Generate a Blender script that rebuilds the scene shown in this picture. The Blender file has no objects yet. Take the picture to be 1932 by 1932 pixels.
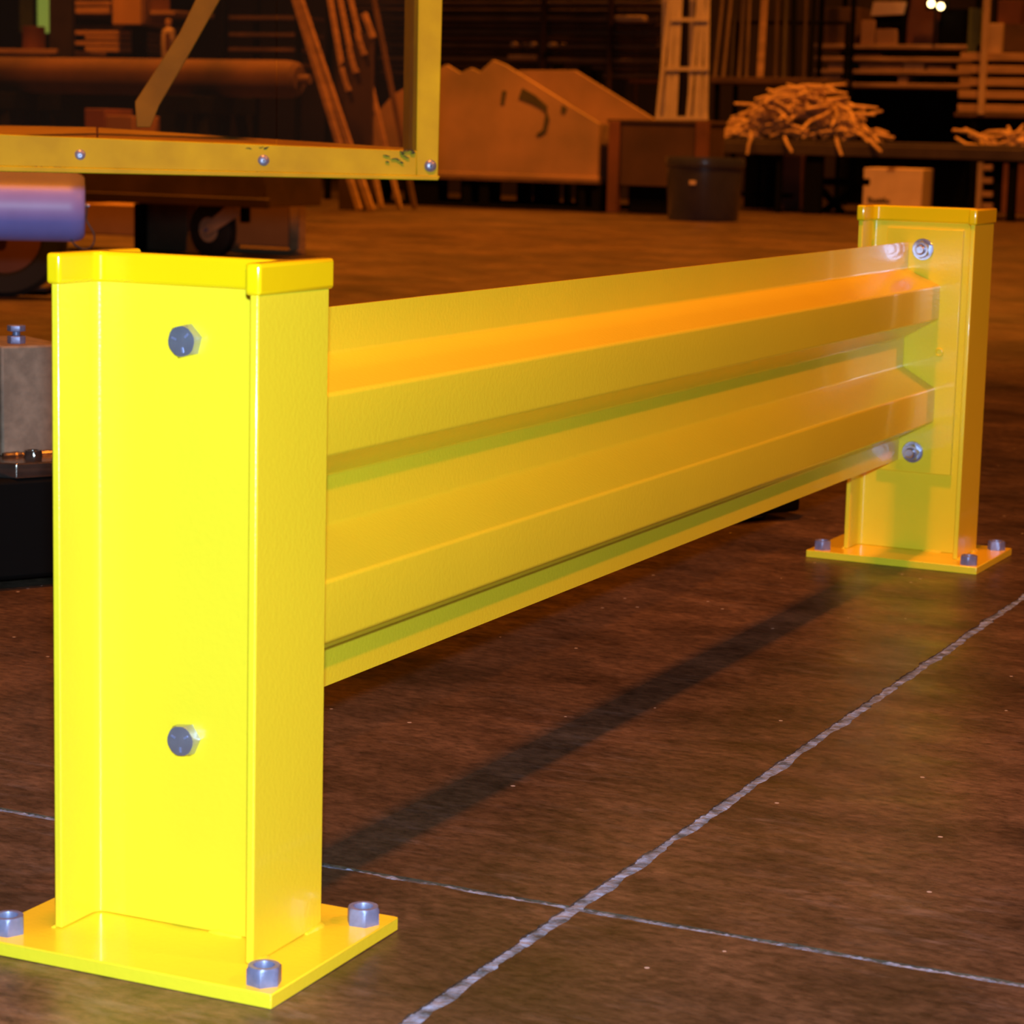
import bpy, bmesh, math, random
from mathutils import Vector, Matrix

random.seed(7)
sc = bpy.context.scene
COL = sc.collection

# ------------------------------------------------------------------ camera
F_PX, W_PX = 4531.735, 1932.0
CAM = Vector((0.84154, -1.30817, 0.54042))
RX = Vector((0.9041977, 0.4264163, 0.0244055))      # image right
RY = Vector((0.0887910, -0.1317705, -0.9872956))    # image down
RZ = Vector((-0.4177830, 0.8948775, -0.1570085))    # viewing direction
cam_d = bpy.data.cameras.new('camera')
cam_d.sensor_width = 36.0
cam_d.lens = 36.0 * F_PX / W_PX
cam_d.clip_start = 0.05
cam_d.clip_end = 200
cam_d.dof.use_dof = True
cam_d.dof.focus_distance = 2.05
cam_d.dof.aperture_fstop = 84.44 / 5.0
cam = bpy.data.objects.new('camera', cam_d)
COL.objects.link(cam)
cam.matrix_world = Matrix(((RX.x, -RY.x, -RZ.x, CAM.x), (RX.y, -RY.y, -RZ.y, CAM.y),
                           (RX.z, -RY.z, -RZ.z, CAM.z), (0, 0, 0, 1)))
sc.camera = cam

# ------------------------------------------------------------------ light
world = bpy.data.worlds.new('warehouse_dusk')
sc.world = world
world.use_nodes = True
bg = world.node_tree.nodes['Background']
bg.inputs[0].default_value = (1.0, 0.27, 0.02, 1)
bg.inputs[1].default_value = 0.012

def lamp(name, kind, loc, energy, color, **kw):
    d = bpy.data.lights.new(name, kind)
    d.energy = energy
    d.color = color
    for k, v in kw.items():
        setattr(d, k, v)
    o = bpy.data.objects.new(name, d)
    o.location = loc
    COL.objects.link(o)
    return o

SODIUM = (1.0, 0.27, 0.016)
FLASH = (0.53, 0.80, 1.0)
lamp('camera_flash', 'POINT', CAM + Vector((0.0, 0.0, 0.085)), 240, FLASH, shadow_soft_size=0.02)
for x, y, e, cone in [(0.06, -0.2, 1800, 115), (7.6, 1.2, 2400, 125), (-8.8, 10.5, 1900, 100), (-2.8, 11.5, 2500, 100),
                      (-4.8, 6.5, 3000, 80), (-8.0, 17.0, 700, 100), (-2.2, 15.6, 1100, 95)]:
    lamp('high_bay_sodium_lamp', 'SPOT', (x, y, 6.8), e, SODIUM, shadow_soft_size=0.20, spot_size=math.radians(cone), spot_blend=0.5)

vs = sc.view_settings
vs.view_transform = 'Standard'
vs.look = 'None'
vs.exposure = 0.0
vs.gamma = 1.0
vs.use_curve_mapping = False

# ------------------------------------------------------------------ pixel helpers (photo pixel -> place in the hall)
def ray(u, v):
    return RX * ((u - 966.0) / F_PX) + RY * ((v - 966.0) / F_PX) + RZ
def at(u, v, d):
    return CAM + ray(u, v) * d
def floor_at(u, v, z=0.0):
    r = ray(u, v)
    return CAM + r * ((z - CAM.z) / r.z)
def aty(u, v, Y):
    r = ray(u, v)
    return CAM + r * ((Y - CAM.y) / r.y)

# ------------------------------------------------------------------ materials
def new_mat(name):
    m = bpy.data.materials.new(name)
    m.use_nodes = True
    nt = m.node_tree
    b = nt.nodes['Principled BSDF']
    return m, nt, b

def mat(name, col, rough=0.5, metal=0.0, var=0.25, scale=8.0, bump=0.0, bscale=60.0, coat=0.0, col2=None, detail=6.0, stretch=None):
    m, nt, b = new_mat(name)
    b.inputs['Roughness'].default_value = rough
    b.inputs['Metallic'].default_value = metal
    if coat:
        b.inputs['Coat Weight'].default_value = coat
        b.inputs['Coat Roughness'].default_value = 0.08
    tc = nt.nodes.new('ShaderNodeTexCoord')
    mp = nt.nodes.new('ShaderNodeMapping')
    nt.links.new(tc.outputs['Object'], mp.inputs['Vector'])
    if stretch:
        mp.inputs['Scale'].default_value = stretch
    n = nt.nodes.new('ShaderNodeTexNoise')
    n.inputs['Scale'].default_value = scale
    n.inputs['Detail'].default_value = detail
    nt.links.new(mp.outputs['Vector'], n.inputs['Vector'])
    r = nt.nodes.new('ShaderNodeValToRGB')
    c2 = col2 or tuple(c * (1 - var) for c in col)
    r.color_ramp.elements[0].position = 0.35
    r.color_ramp.elements[1].position = 0.68
    r.color_ramp.elements[0].color = (*c2, 1)
    r.color_ramp.elements[1].color = (*col, 1)
    nt.links.new(n.outputs['Fac'], r.inputs['Fac'])
    nt.links.new(r.outputs['Color'], b.inputs['Base Color'])
    if bump:
        n2 = nt.nodes.new('ShaderNodeTexNoise')
        n2.inputs['Scale'].default_value = bscale
        n2.inputs['Detail'].default_value = 3
        nt.links.new(mp.outputs['Vector'], n2.inputs['Vector'])
        bp = nt.nodes.new('ShaderNodeBump')
        bp.inputs['Strength'].default_value = bump
        bp.inputs['Distance'].default_value = 0.002
        nt.links.new(n2.outputs['Fac'], bp.inputs['Height'])
        nt.links.new(bp.outputs['Normal'], b.inputs['Normal'])
    return m

M = {}
M['yellow'] = mat('yellow_enamel', (0.84, 0.62, 0.022), 0.27, 0, 0.04, 5, 0.11, 260, coat=0.35)
M['vinyl'] = mat('yellow_vinyl', (0.84, 0.54, 0.003), 0.16, 0, 0.04, 6, 0.05, 90, coat=0.4)
M['zinc'] = mat('zinc_plated_steel', (0.22, 0.23, 0.40), 0.42, 0.35, 0.25, 160, 0.15, 300)
M['chrome'] = mat('bright_bolt_steel', (0.50, 0.50, 0.66), 0.22, 0.8, 0.2, 90)
M['thread'] = mat('dark_thread', (0.03, 0.035, 0.06), 0.4, 0.9, 0.4, 120)

def floor_material():
    m, nt, b = new_mat('stained_sealed_concrete')
    N, L = nt.nodes, nt.links
    tc = N.new('ShaderNodeTexCoord')
    def noise(scale, detail=8, rough=0.6, sc3=(1, 1, 1), rot=0):
        mp = N.new('ShaderNodeMapping')
        mp.inputs['Scale'].default_value = sc3
        mp.inputs['Rotation'].default_value = (0, 0, rot)
        L.new(tc.outputs['Object'], mp.inputs['Vector'])
        n = N.new('ShaderNodeTexNoise')
        n.inputs['Scale'].default_value = scale
        n.inputs['Detail'].default_value = detail
        n.inputs['Roughness'].default_value = rough
        L.new(mp.outputs['Vector'], n.inputs['Vector'])
        return n
    def ramp(n, p0, c0, p1, c1):
        r = N.new('ShaderNodeValToRGB')
        r.color_ramp.elements[0].position = p0
        r.color_ramp.elements[0].color = (*c0, 1)
        r.color_ramp.elements[1].position = p1
        r.color_ramp.elements[1].color = (*c1, 1)
        L.new(n.outputs['Fac'], r.inputs['Fac'])
        return r
    def mix(a, bb, fac, mode='MIX'):
        x = N.new('ShaderNodeMix')
        x.data_type = 'RGBA'
        x.blend_type = mode
        if isinstance(fac, float):
            x.inputs[0].default_value = fac
        else:
            L.new(fac, x.inputs[0])
        L.new(a, x.inputs[6])
        L.new(bb, x.inputs[7])
        return x.outputs[2]
    big = ramp(noise(1.7, 6, 0.6, (1, 1.25, 1), 0.35), 0.34, (0.034, 0.0215, 0.0130), 0.66, (0.108, 0.068, 0.044))
    med = ramp(noise(11, 8, 0.72, (0.8, 1.3, 1), 0.5), 0.32, (0.38, 0.35, 0.32), 0.68, (1.50, 1.48, 1.47))
    fine = ramp(noise(95, 6, 0.75, (0.7, 1.3, 1), 0.5), 0.30, (0.28, 0.26, 0.24), 0.72, (1.80, 1.78, 1.76))
    c = mix(big.outputs['Color'], med.outputs['Color'], 0.9, 'MULTIPLY')
    c = mix(c, fine.outputs['Color'], 0.9, 'MULTIPLY')
    # long thin scratches
    scr = ramp(noise(60, 2, 0.5, (0.03, 2.4, 1), 0.9), 0.70, (0, 0, 0), 0.76, (1, 1, 1))
    scm = ramp(noise(2.6, 3, 0.5), 0.52, (0, 0, 0), 0.60, (0.35, 0.35, 0.35))
    scx = N.new('ShaderNodeMath'); scx.operation = 'MULTIPLY'
    L.new(scr.outputs['Color'], scx.inputs[0]); L.new(scm.outputs['Color'], scx.inputs[1])
    sco = N.new('ShaderNodeRGB'); sco.outputs[0].default_value = (0.22, 0.18, 0.17, 1)
    c = mix(c, sco.outputs[0], scx.outputs[0])
    # pale scuffs drawn out along the traffic direction
    sc1 = ramp(noise(34, 8, 0.8, (0.45, 1.7, 1), 0.42), 0.51, (0, 0, 0), 0.78, (1, 1, 1))
    patch = ramp(noise(2.6, 6, 0.65), 0.47, (0, 0, 0), 0.60, (1, 1, 1))
    mk = N.new('ShaderNodeMath'); mk.operation = 'MULTIPLY'
    L.new(sc1.outputs['Color'], mk.inputs[0]); L.new(patch.outputs['Color'], mk.inputs[1])
    mk2 = N.new('ShaderNodeMath'); mk2.operation = 'MULTIPLY'; mk2.inputs[1].default_value = 0.85
    L.new(mk.outputs[0], mk2.inputs[0])
    pale = N.new('ShaderNodeRGB'); pale.outputs[0].default_value = (0.20, 0.16, 0.15, 1)
    c = mix(c, pale.outputs[0], mk2.outputs[0])
    # white specks of grit
    vo = N.new('ShaderNodeTexVoronoi'); vo.inputs['Scale'].default_value = 34
    L.new(tc.outputs['Object'], vo.inputs['Vector'])
    sp = N.new('ShaderNodeMath'); sp.operation = 'LESS_THAN'; sp.inputs[1].default_value = 0.07
    L.new(vo.outputs['Distance'], sp.inputs[0])
    sel = N.new('ShaderNodeSeparateColor'); L.new(vo.outputs['Color'], sel.inputs[0])
    s2 = N.new('ShaderNodeMath'); s2.operation = 'GREATER_THAN'; s2.inputs[1].default_value = 0.80
    L.new(sel.outputs[0], s2.inputs[0])
    s3 = N.new('ShaderNodeMath'); s3.operation = 'MULTIPLY'
    L.new(sp.outputs[0], s3.inputs[0]); L.new(s2.outputs[0], s3.inputs[1])
    s4 = N.new('ShaderNodeMath'); s4.operation = 'MULTIPLY'; s4.inputs[1].default_value = 0.7
    L.new(s3.outputs[0], s4.inputs[0])
    grit = N.new('ShaderNodeRGB'); grit.outputs[0].default_value = (0.5, 0.48, 0.5, 1)
    c = mix(c, grit.outputs[0], s4.outputs[0])
    L.new(c, b.inputs['Base Color'])
    rr = ramp(noise(7, 7, 0.65, (1, 1.8, 1), 0.4), 0.3, (0.30, 0.30, 0.30), 0.7, (0.50, 0.50, 0.50))
    L.new(rr.outputs['Color'], b.inputs['Roughness'])
    bp = N.new('ShaderNodeBump'); bp.inputs['Strength'].default_value = 0.25; bp.inputs['Distance'].default_value = 0.001
    L.new(noise(70, 6, 0.7).outputs['Fac'], bp.inputs['Height'])
    L.new(bp.outputs['Normal'], b.inputs['Normal'])
    return m
M['floor'] = floor_material()
M['joint'] = mat('chalky_joint_filler', (0.20, 0.26, 0.42), 0.9, 0, 0.6, 60, 0.6, 300, col2=(0.035, 0.045, 0.055))
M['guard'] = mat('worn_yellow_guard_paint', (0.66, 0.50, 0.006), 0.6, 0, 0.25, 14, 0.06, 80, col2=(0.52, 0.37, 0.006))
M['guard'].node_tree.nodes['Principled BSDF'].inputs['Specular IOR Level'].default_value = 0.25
M['guard_dim'] = mat('dimmed_yellow_guard_paint', (0.36, 0.24, 0.008), 0.6, 0, 0.3, 14)  # guard paint with the dimmer light behind the panes mixed into its colour
M['rivet'] = mat('rivet_zinc', (0.45, 0.44, 0.60), 0.35, 0.6, 0.15, 80)
M['scuff'] = mat('black_scuff', (0.03, 0.022, 0.01), 0.7)
M['white_tube'] = mat('lavender_white_enamel', (0.36, 0.33, 0.92), 0.4, 0, 0.08, 20)
M['wire'] = mat('lanyard_wire', (0.12, 0.10, 0.09), 0.4, 0.7)
M['grey_cast'] = mat('speckled_grey_casting', (0.24, 0.19, 0.14), 0.7, 0, 0.35, 60, 0.2, 150)
M['steel_plate'] = mat('oily_steel_plate', (0.30, 0.25, 0.22), 0.18, 0.9, 0.5, 25)
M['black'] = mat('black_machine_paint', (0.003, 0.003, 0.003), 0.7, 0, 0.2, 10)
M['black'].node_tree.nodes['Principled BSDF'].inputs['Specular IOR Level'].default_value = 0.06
M['rubber'] = mat('black_rubber', (0.010, 0.010, 0.010), 0.75)
M['hopper'] = mat('dusty_tan_hopper_paint', (0.42, 0.25, 0.13), 0.75, 0, 0.5, 1.6, 0, 40, col2=(0.22, 0.15, 0.08), detail=9)
M['stain'] = mat('dark_green_stain', (0.06, 0.055, 0.025), 0.8)
M['rust'] = mat('red_brown_steel', (0.16, 0.055, 0.025), 0.7, 0, 0.45, 3)
M['rust_dark'] = mat('dark_brown_steel', (0.07, 0.032, 0.016), 0.7, 0, 0.45, 3)
M['wood'] = mat('raw_lumber', (0.52, 0.32, 0.15), 0.7, 0, 0.35, 4, stretch=(1, 1, 6))
M['wood_pale'] = mat('pale_lumber', (0.60, 0.42, 0.22), 0.7, 0, 0.3, 4)
M['wood_dark'] = mat('grimy_lumber', (0.14, 0.075, 0.035), 0.8, 0, 0.5, 5)
M['ply'] = mat('plywood', (0.30, 0.16, 0.07), 0.75, 0, 0.35, 2.5)
M['white_paint'] = mat('off_white_rack_paint', (0.48, 0.40, 0.30), 0.5, 0, 0.2, 8)
M['tub'] = mat('slate_blue_plastic', (0.055, 0.06, 0.085), 0.3, 0, 0.3, 4, coat=0.3)
M['dark_steel'] = mat('dark_bench_steel', (0.07, 0.05, 0.035), 0.5, 0.3, 0.4, 5)
M['pipe'] = mat('oiled_steel_pipe', (0.26, 0.17, 0.09), 0.5, 0.2, 0.4, 3)
M['stick'] = mat('pale_split_stick', (0.66, 0.44, 0.22), 0.8, 0, 0.35, 12)
M['carton'] = mat('white_carton', (0.72, 0.55, 0.40), 0.8, 0, 0.12, 10)
M['carton_brown'] = mat('kraft_carton', (0.42, 0.24, 0.12), 0.8, 0, 0.2, 5)
M['carton_yellow'] = mat('yellow_kraft_carton', (0.60, 0.36, 0.12), 0.8, 0, 0.2, 5)
M['print'] = mat('smeared_black_print', (0.04, 0.025, 0.015), 0.8)
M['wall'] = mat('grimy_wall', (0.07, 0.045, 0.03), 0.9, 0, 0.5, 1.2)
M['roll'] = mat('brown_wrapped_roll', (0.12, 0.06, 0.025), 0.8, 0, 0.7, 2.6)
M['fork'] = mat('tarnished_fork_steel', (0.55, 0.36, 0.22), 0.6, 0.0, 0.3, 8)
M['plastic_white'] = mat('white_plastic', (0.7, 0.55, 0.42), 0.5)
M['green_bag'] = mat('green_plastic', (0.12, 0.16, 0.05), 0.5)

def emit_mat(name, col, s):
    m, nt, b = new_mat(name)
    b.inputs['Base Color'].default_value = (*col, 1)
    b.inputs['Emission Color'].default_value = (*col, 1)
    b.inputs['Emission Strength'].default_value = s
    return m
M['bulb'] = emit_mat('glowing_bulb', (1.0, 0.72, 0.30), 9.0)
M['green_glow'] = emit_mat('greenish_lit_pane', (0.30, 0.52, 0.10), 0.55)

def pane_material():
    m = bpy.data.materials.new('scratched_acrylic')
    m.use_nodes = True
    nt = m.node_tree
    nt.nodes.clear()
    out = nt.nodes.new('ShaderNodeOutputMaterial')
    tr = nt.nodes.new('ShaderNodeBsdfTransparent')
    tr.inputs[0].default_value = (0.90, 0.84, 0.76, 1)
    gl = nt.nodes.new('ShaderNodeBsdfGlossy')
    gl.inputs['Roughness'].default_value = 0.08
    df = nt.nodes.new('ShaderNodeBsdfDiffuse')
    df.inputs[0].default_value = (0.30, 0.26, 0.20, 1)
    mx = nt.nodes.new('ShaderNodeMixShader')
    mx2 = nt.nodes.new('ShaderNodeMixShader')
    mx.inputs[0].default_value = 0.04
    mx2.inputs[0].default_value = 0.012
    nt.links.new(tr.outputs[0], mx.inputs[1]); nt.links.new(gl.outputs[0], mx.inputs[2])
    nt.links.new(mx.outputs[0], mx2.inputs[1]); nt.links.new(df.outputs[0], mx2.inputs[2])
    nt.links.new(mx2.outputs[0], out.inputs[0])
    return m
M['pane'] = pane_material()

# ------------------------------------------------------------------ mesh helpers
class MB:
    def __init__(s):
        s.v, s.f = [], []
    def add(s, vs, fs):
        o = len(s.v)
        s.v += [tuple(p) for p in vs]
        s.f += [tuple(i + o for i in f) for f in fs]
        return s
    def box(s, a, b):
        x0, y0, z0 = a; x1, y1, z1 = b
        return s.add([(x0, y0, z0), (x1, y0, z0), (x1, y1, z0), (x0, y1, z0), (x0, y0, z1), (x1, y0, z1), (x1, y1, z1), (x0, y1, z1)],
                     [(0, 3, 2, 1), (4, 5, 6, 7), (0, 1, 5, 4), (1, 2, 6, 5), (2, 3, 7, 6), (3, 0, 4, 7)])
    def hexa(s, p):   # 8 corners: 4 front, 4 back in the same order
        return s.add(p, [(0, 1, 2, 3), (7, 6, 5, 4), (0, 4, 5, 1), (1, 5, 6, 2), (2, 6, 7, 3), (3, 7, 4, 0)])
    def prism(s, poly, d):   # poly: 3D points, d: extrusion vector
        n = len(poly); d = Vector(d)
        a = [Vector(p) for p in poly]
        return s.add(a + [p + d for p in a], [tuple(range(n)), tuple(range(2 * n - 1, n - 1, -1))] +
                     [((i + 1) % n, i, i + n, (i + 1) % n + n) for i in range(n)])
    def bar(s, p, q, w, h, up=(0, 0, 1)):
        p, q = Vector(p), Vector(q)
        d = (q - p).normalized(); up = Vector(up)
        x = d.cross(up)
        if x.length < 1e-4:
            x = d.cross(Vector((1, 0, 0)))
        x.normalize(); y = x.cross(d).normalized()
        c = [(-w / 2, -h / 2), (w / 2, -h / 2), (w / 2, h / 2), (-w / 2, h / 2)]
        return s.hexa([p + x * a + y * b for a, b in c] + [q + x * a + y * b for a, b in c])
    def tube(s, pts, r, n=12, caps=True):
        pts = [Vector(p) for p in pts]
        rs = r if isinstance(r, (list, tuple)) else [r] * len(pts)
        vs, fs = [], []
        ref = Vector((0, 0, 1))
        for i, p in enumerate(pts):
            d = (pts[min(i + 1, len(pts) - 1)] - pts[max(i - 1, 0)]).normalized()
            rf = ref if abs(d.dot(ref)) < 0.95 else Vector((1, 0, 0))
            x = d.cross(rf).normalized(); y = x.cross(d)
            for k in range(n):
                a = 2 * math.pi * k / n
                vs.append(p + (x * math.cos(a) + y * math.sin(a)) * rs[i])
        for i in range(len(pts) - 1):
            for k in range(n):
                fs.append((i * n + k, i * n + (k + 1) % n, (i + 1) * n + (k + 1) % n, (i + 1) * n + k))
        if caps:
            fs.append(tuple(range(n - 1, -1, -1)))
            fs.append(tuple(range((len(pts) - 1) * n, len(pts) * n)))
        return s.add(vs, fs)
    def lathe(s, prof, c=(0, 0, 0), n=32):   # prof: (r, z) list
        c = Vector(c); vs, fs = [], []
        for r, z in prof:
            for k in range(n):
                a = 2 * math.pi * k / n
                vs.append(c + Vector((r * math.cos(a), r * math.sin(a), z)))
        for i in range(len(prof) - 1):
            for k in range(n):
                fs.append((i * n + k, i * n + (k + 1) % n, (i + 1) * n + (k + 1) % n, (i + 1) * n + k))
        return s.add(vs, fs)
    def xf(s, m):
        s.v = [tuple(m @ Vector(p)) for p in s.v]
        return s
    def build(s, name, m, parent=None, bevel=0.0, seg=2, smooth=False, fix=True):
        me = bpy.data.meshes.new(name)
        me.from_pydata(s.v, [], s.f)
        if fix:
            bm = bmesh.new(); bm.from_mesh(me)
            bmesh.ops.recalc_face_normals(bm, faces=bm.faces)
            bm.to_mesh(me); bm.free()
        me.materials.append(M[m] if isinstance(m, str) else m)
        o = bpy.data.objects.new(name, me)
        COL.objects.link(o)
        if parent:
            o.parent = parent
        if bevel:
            b = o.modifiers.new('bevel', 'BEVEL')
            b.width = bevel; b.segments = seg; b.limit_method = 'ANGLE'; b.angle_limit = math.radians(40)
        if smooth or bevel:
            for p in me.polygons:
                p.use_smooth = True
            try:
                me.set_sharp_from_angle(angle=math.radians(38 if smooth else 60))
            except Exception:
                pass
        return o

def tag(o, label, cat, group=None, kind=None):
    if label: o['label'] = label
    if cat: o['category'] = cat
    if group: o['group'] = group
    if kind: o['kind'] = kind
    return o
def thing(name, label, cat, loc=(0, 0, 0), rz=0.0, group=None):
    e = bpy.data.objects.new(name, None)
    e.empty_display_size = 0.05
    e.location = loc; e.rotation_euler = (0, 0, rz)
    COL.objects.link(e)
    return tag(e, label, cat, group)
def link_copy(src, parent=None):
    c = src.copy(); COL.objects.link(c); c.parent = parent
    return c
def copy_tree(src, parent=None):
    c = link_copy(src, parent)
    for ch in list(src.children):
        copy_tree(ch, c)
    return c

# ------------------------------------------------------------------ the setting: floor slabs, joints, walls
fl = MB().box((-34, -8, -0.30), (22, 26, -0.013)).build('floor', 'joint')
tag(fl, 'dark brown sealed concrete floor cut by two crossing joints', None, kind='structure')
JX, JY = 0.199, 0.188
def jag(a, b, base, seed, amp):
    """chipped arris of a saw cut: fine steps near the photo, coarse far away"""
    rnd = random.Random(seed); out = []; t = a; off = 0.0
    while t < b:
        off = off * 0.72 + rnd.uniform(-amp, amp) * 0.5
        if rnd.random() < 0.05: off += rnd.choice((-1, 1)) * amp * 1.0
        out.append((t, base + off))
        t += 0.006 if -0.7 < t < 3.2 else 0.35
    out.append((b, base))
    return out
edge_y0 = jag(-34, 22, JY - 0.0040, 1, 0.0016)   # joint running across
edge_y1 = jag(-34, 22, JY + 0.0040, 2, 0.0016)
edge_x0 = jag(-8, 26, JX - 0.0055, 3, 0.0022)    # joint running along the barrier
edge_x1 = jag(-8, 26, JX + 0.0055, 4, 0.0022)
def slab(xs, ys):
    left, back = xs == 0, ys == 1
    ex = edge_x0 if left else edge_x1
    ey = edge_y1 if back else edge_y0
    xc = JX + (-0.0055 if left else 0.0055); yc = JY + (0.004 if back else -0.004)
    pa = [(x, t) for t, x in ex if (t > yc + 0.004 if back else t < yc - 0.004)]
    pb = [(t, y) for t, y in ey if (t < xc - 0.004 if left else t > xc + 0.004)]
    XO = -34 if left else 22; YO = 26 if back else -8
    # walk: outer corner on x-joint side -> crossing -> outer corner on y-joint side -> far corner
    pa.sort(key=lambda p: -p[1] if back else p[1])
    pb.sort(key=lambda p: -p[0] if left else p[0])
    poly = pa + [(xc, yc)] + pb + [(XO, YO)]
    m = MB().prism([(x, y, -0.014) for x, y in poly], (0, 0, 0.014))
    return m.build('concrete_slab', 'floor', fl)
for xs in (0, 1):
    for ys in (0, 1):
        slab(xs, ys)
# ragged filler standing in the joints
def filler(along_x, a, b, base, wid, seed):
    rnd = random.Random(seed); vs = []; fs = []; t = a; k = 0
    while t <= b:
        dense = -0.7 < t < 3.2
        j = rnd.uniform(-1, 1) * 0.0006
        for q in (-1, -0.3, 0.4, 1):
            z = -0.0008 + rnd.uniform(-0.0009, 0.0007) - (0.0010 if abs(q) == 1 else 0)
            w = base + q * wid + j
            vs.append((t, w, z) if along_x else (w, t, z))
        if k:
            o = (k - 1) * 4
            for i in range(3):
                fs.append((o + i, o + i + 1, o + 5 + i, o + 4 + i))
        k += 1
        t += 0.0028 if dense else 0.5
    return MB().add(vs, fs).build('joint_filler', 'joint', fl)
filler(True, -34, 22, JY, 0.0062, 11)
filler(False, -8, 26, JX, 0.0080, 12)

tag(MB().box((-34, 20.0, 0), (22, 20.2, 7.4)).build('wall_back', 'wall'), 'dark grimy back wall of the hall', None, kind='structure')
tag(MB().box((-18.2, -8, 0), (-18.0, 20.0, 7.4)).build('wall_left', 'wall'), 'dark side wall of the hall', None, kind='structure')

# ------------------------------------------------------------------ guard posts
D, FW, TF, TW = 0.1528, 0.0897, 0.0061, 0.0053
PX_, PY_, PT = 0.227, 0.1702, 0.0097
L = 1.7325
H_CAP, H_TOP = 0.4365, 0.4565

def i_outline(d, fw, tf, tw, fil, nf=5, fill_r=None):
    """I section, x across the web, y across the flanges; rolled fillets between web and flanges"""
    hx, hy, wy = d / 2, fw / 2, tw / 2
    r = fil
    pts = []
    def arc(cx, cy, a0, a1):
        for k in range(nf + 1):
            a = math.radians(a0 + (a1 - a0) * k / nf)
            pts.append((cx + r * math.cos(a), cy + r * math.sin(a)))
    xi = hx - tf
    pts.append((-hx, -hy)); pts.append((-xi, -hy))
    arc(-xi + r, -wy - r, 180, 90)
    arc(xi - r, -wy - r, 90, 0)
    pts.append((xi, -hy)); pts.append((hx, -hy)); pts.append((hx, hy)); pts.append((xi, hy))
    arc(xi - r, wy + r, 0, -90)
    arc(-xi + r, wy + r, 270, 180)
    pts.append((-xi, hy)); pts.append((-hx, hy))
    return pts

def hex_nut(flat, h, bore, cham=0.0016, rot=0.0, n=24):
    """hexagonal nut with a threaded bore open at the top"""
    R = flat / math.sqrt(3)
    def hexr(a):
        k = (a % (math.pi / 3)) - math.pi / 6
        return (flat / 2) / math.cos(k)
    vs = []; fs = []
    rings = []
    def ring(rf, z):
        o = len(vs)
        for k in range(n):
            a = 2 * math.pi * k / n
            rr = rf(a)
            vs.append((rr * math.cos(a + rot), rr * math.sin(a + rot), z))
        rings.append(o)
    top = flat * 0.49
    ring(lambda a: hexr(a), 0.0)
    ring(lambda a: hexr(a) if True else 0, h - cham * 1.0)
    ring(lambda a: min(hexr(a), top * 1.02), h)
    ring(lambda a: bore * 1.08, h)
    ring(lambda a: bore, h - 0.0012)
    ring(lambda a: bore, h * 0.45)
    for i in range(len(rings) - 1):
        for k in range(n):
            a, b = rings[i], rings[i + 1]
            fs.append((a + k, a + (k + 1) % n, b + (k + 1) % n, b + k))
    fs.append(tuple(rings[0] + k for k in range(n - 1, -1, -1)))
    fs.append(tuple(rings[-1] + k for k in range(n)))
    return MB().add(vs, fs)

def post(name, label, cx, cy, yaw, nut_rots):
    p = thing(name, label, 'guard post', (cx, cy, 0), yaw, 'yellow guard posts')
    MB().box((-PX_ / 2, -PY_ / 2, 0), (PX_ / 2, PY_ / 2, PT)).build('base_plate', 'yellow', p, 0.0009)
    sec = i_outline(D, FW, TF, TW, 0.0065)
    MB().prism([(x, y, PT) for x, y in sec], (0, 0, H_TOP - 0.004 - PT)).build('beam_column', 'yellow', p, 0.0013, 2)
    o = 0.0024
    sec2 = i_outline(D + 2 * o, FW + 2 * o, TF + 2 * o, TW + 2 * o, 0.0075, 6)
    MB().prism([(x, y, H_CAP) for x, y in sec2], (0, 0, H_TOP - H_CAP)).build('cap', 'vinyl', p, 0.0026, 4)
    # weld beads where the flanges and the web meet the plate
    rnd = random.Random(int(cy * 100) + 5)
    def bead(a, b):
        a, b = Vector((*a, PT)), Vector((*b, PT))
        n = max(4, int((b - a).length / 0.0035))
        pts = [a + (b - a) * k / n for k in range(n + 1)]
        rs = [(0.0022 + rnd.uniform(-.0005, .0006)) * (0.5 if k in (0, n) else 1) for k in range(n + 1)]
        MB().tube(pts, rs, 8).build('weld_bead', 'yellow', p, smooth=True)
    hx, hy = D / 2, FW / 2
    bead((hx + .0006, -hy + .002), (hx + .0006, -hy + .018)); bead((hx + .0006, hy - .022), (hx + .0006, hy + .002))
    bead((-hx - .0006, -hy - .001), (-hx - .0006, -hy + .014)); bead((0.018, -TW / 2 - .0006), (0.043, -TW / 2 - .0006))
    bead((hx + .001, hy + .0006), (hx - .010, hy + .0006))
    for k, (x, y) in enumerate([(-.0975, -.067), (.0985, -.0685), (.0985, .0625), (-.0975, .0625)]):
        n = hex_nut(0.0200, 0.0118, 0.0064, rot=nut_rots[k]).build('anchor_nut', 'zinc', p, smooth=True)
        n.location = (x, y, PT)
        st = MB().tube([(0, 0, -PT + .001), (0, 0, 0.0070)], 0.0060, 16).build('anchor_stud', 'thread', n, smooth=True)
    return p
rr_ = math.radians
near_post = post('guard_post', 'nearest yellow steel I-beam guard post with two hex bolt heads in its web', 0, 0, 0.0089, [rr_(5), rr_(48), rr_(5), 0.2])
far_post = post('guard_post', 'farther yellow steel I-beam guard post, nuts and rail end plate on its web', 0, L, -0.0207, [rr_(50), rr_(40), rr_(6), 0.1])

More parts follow.
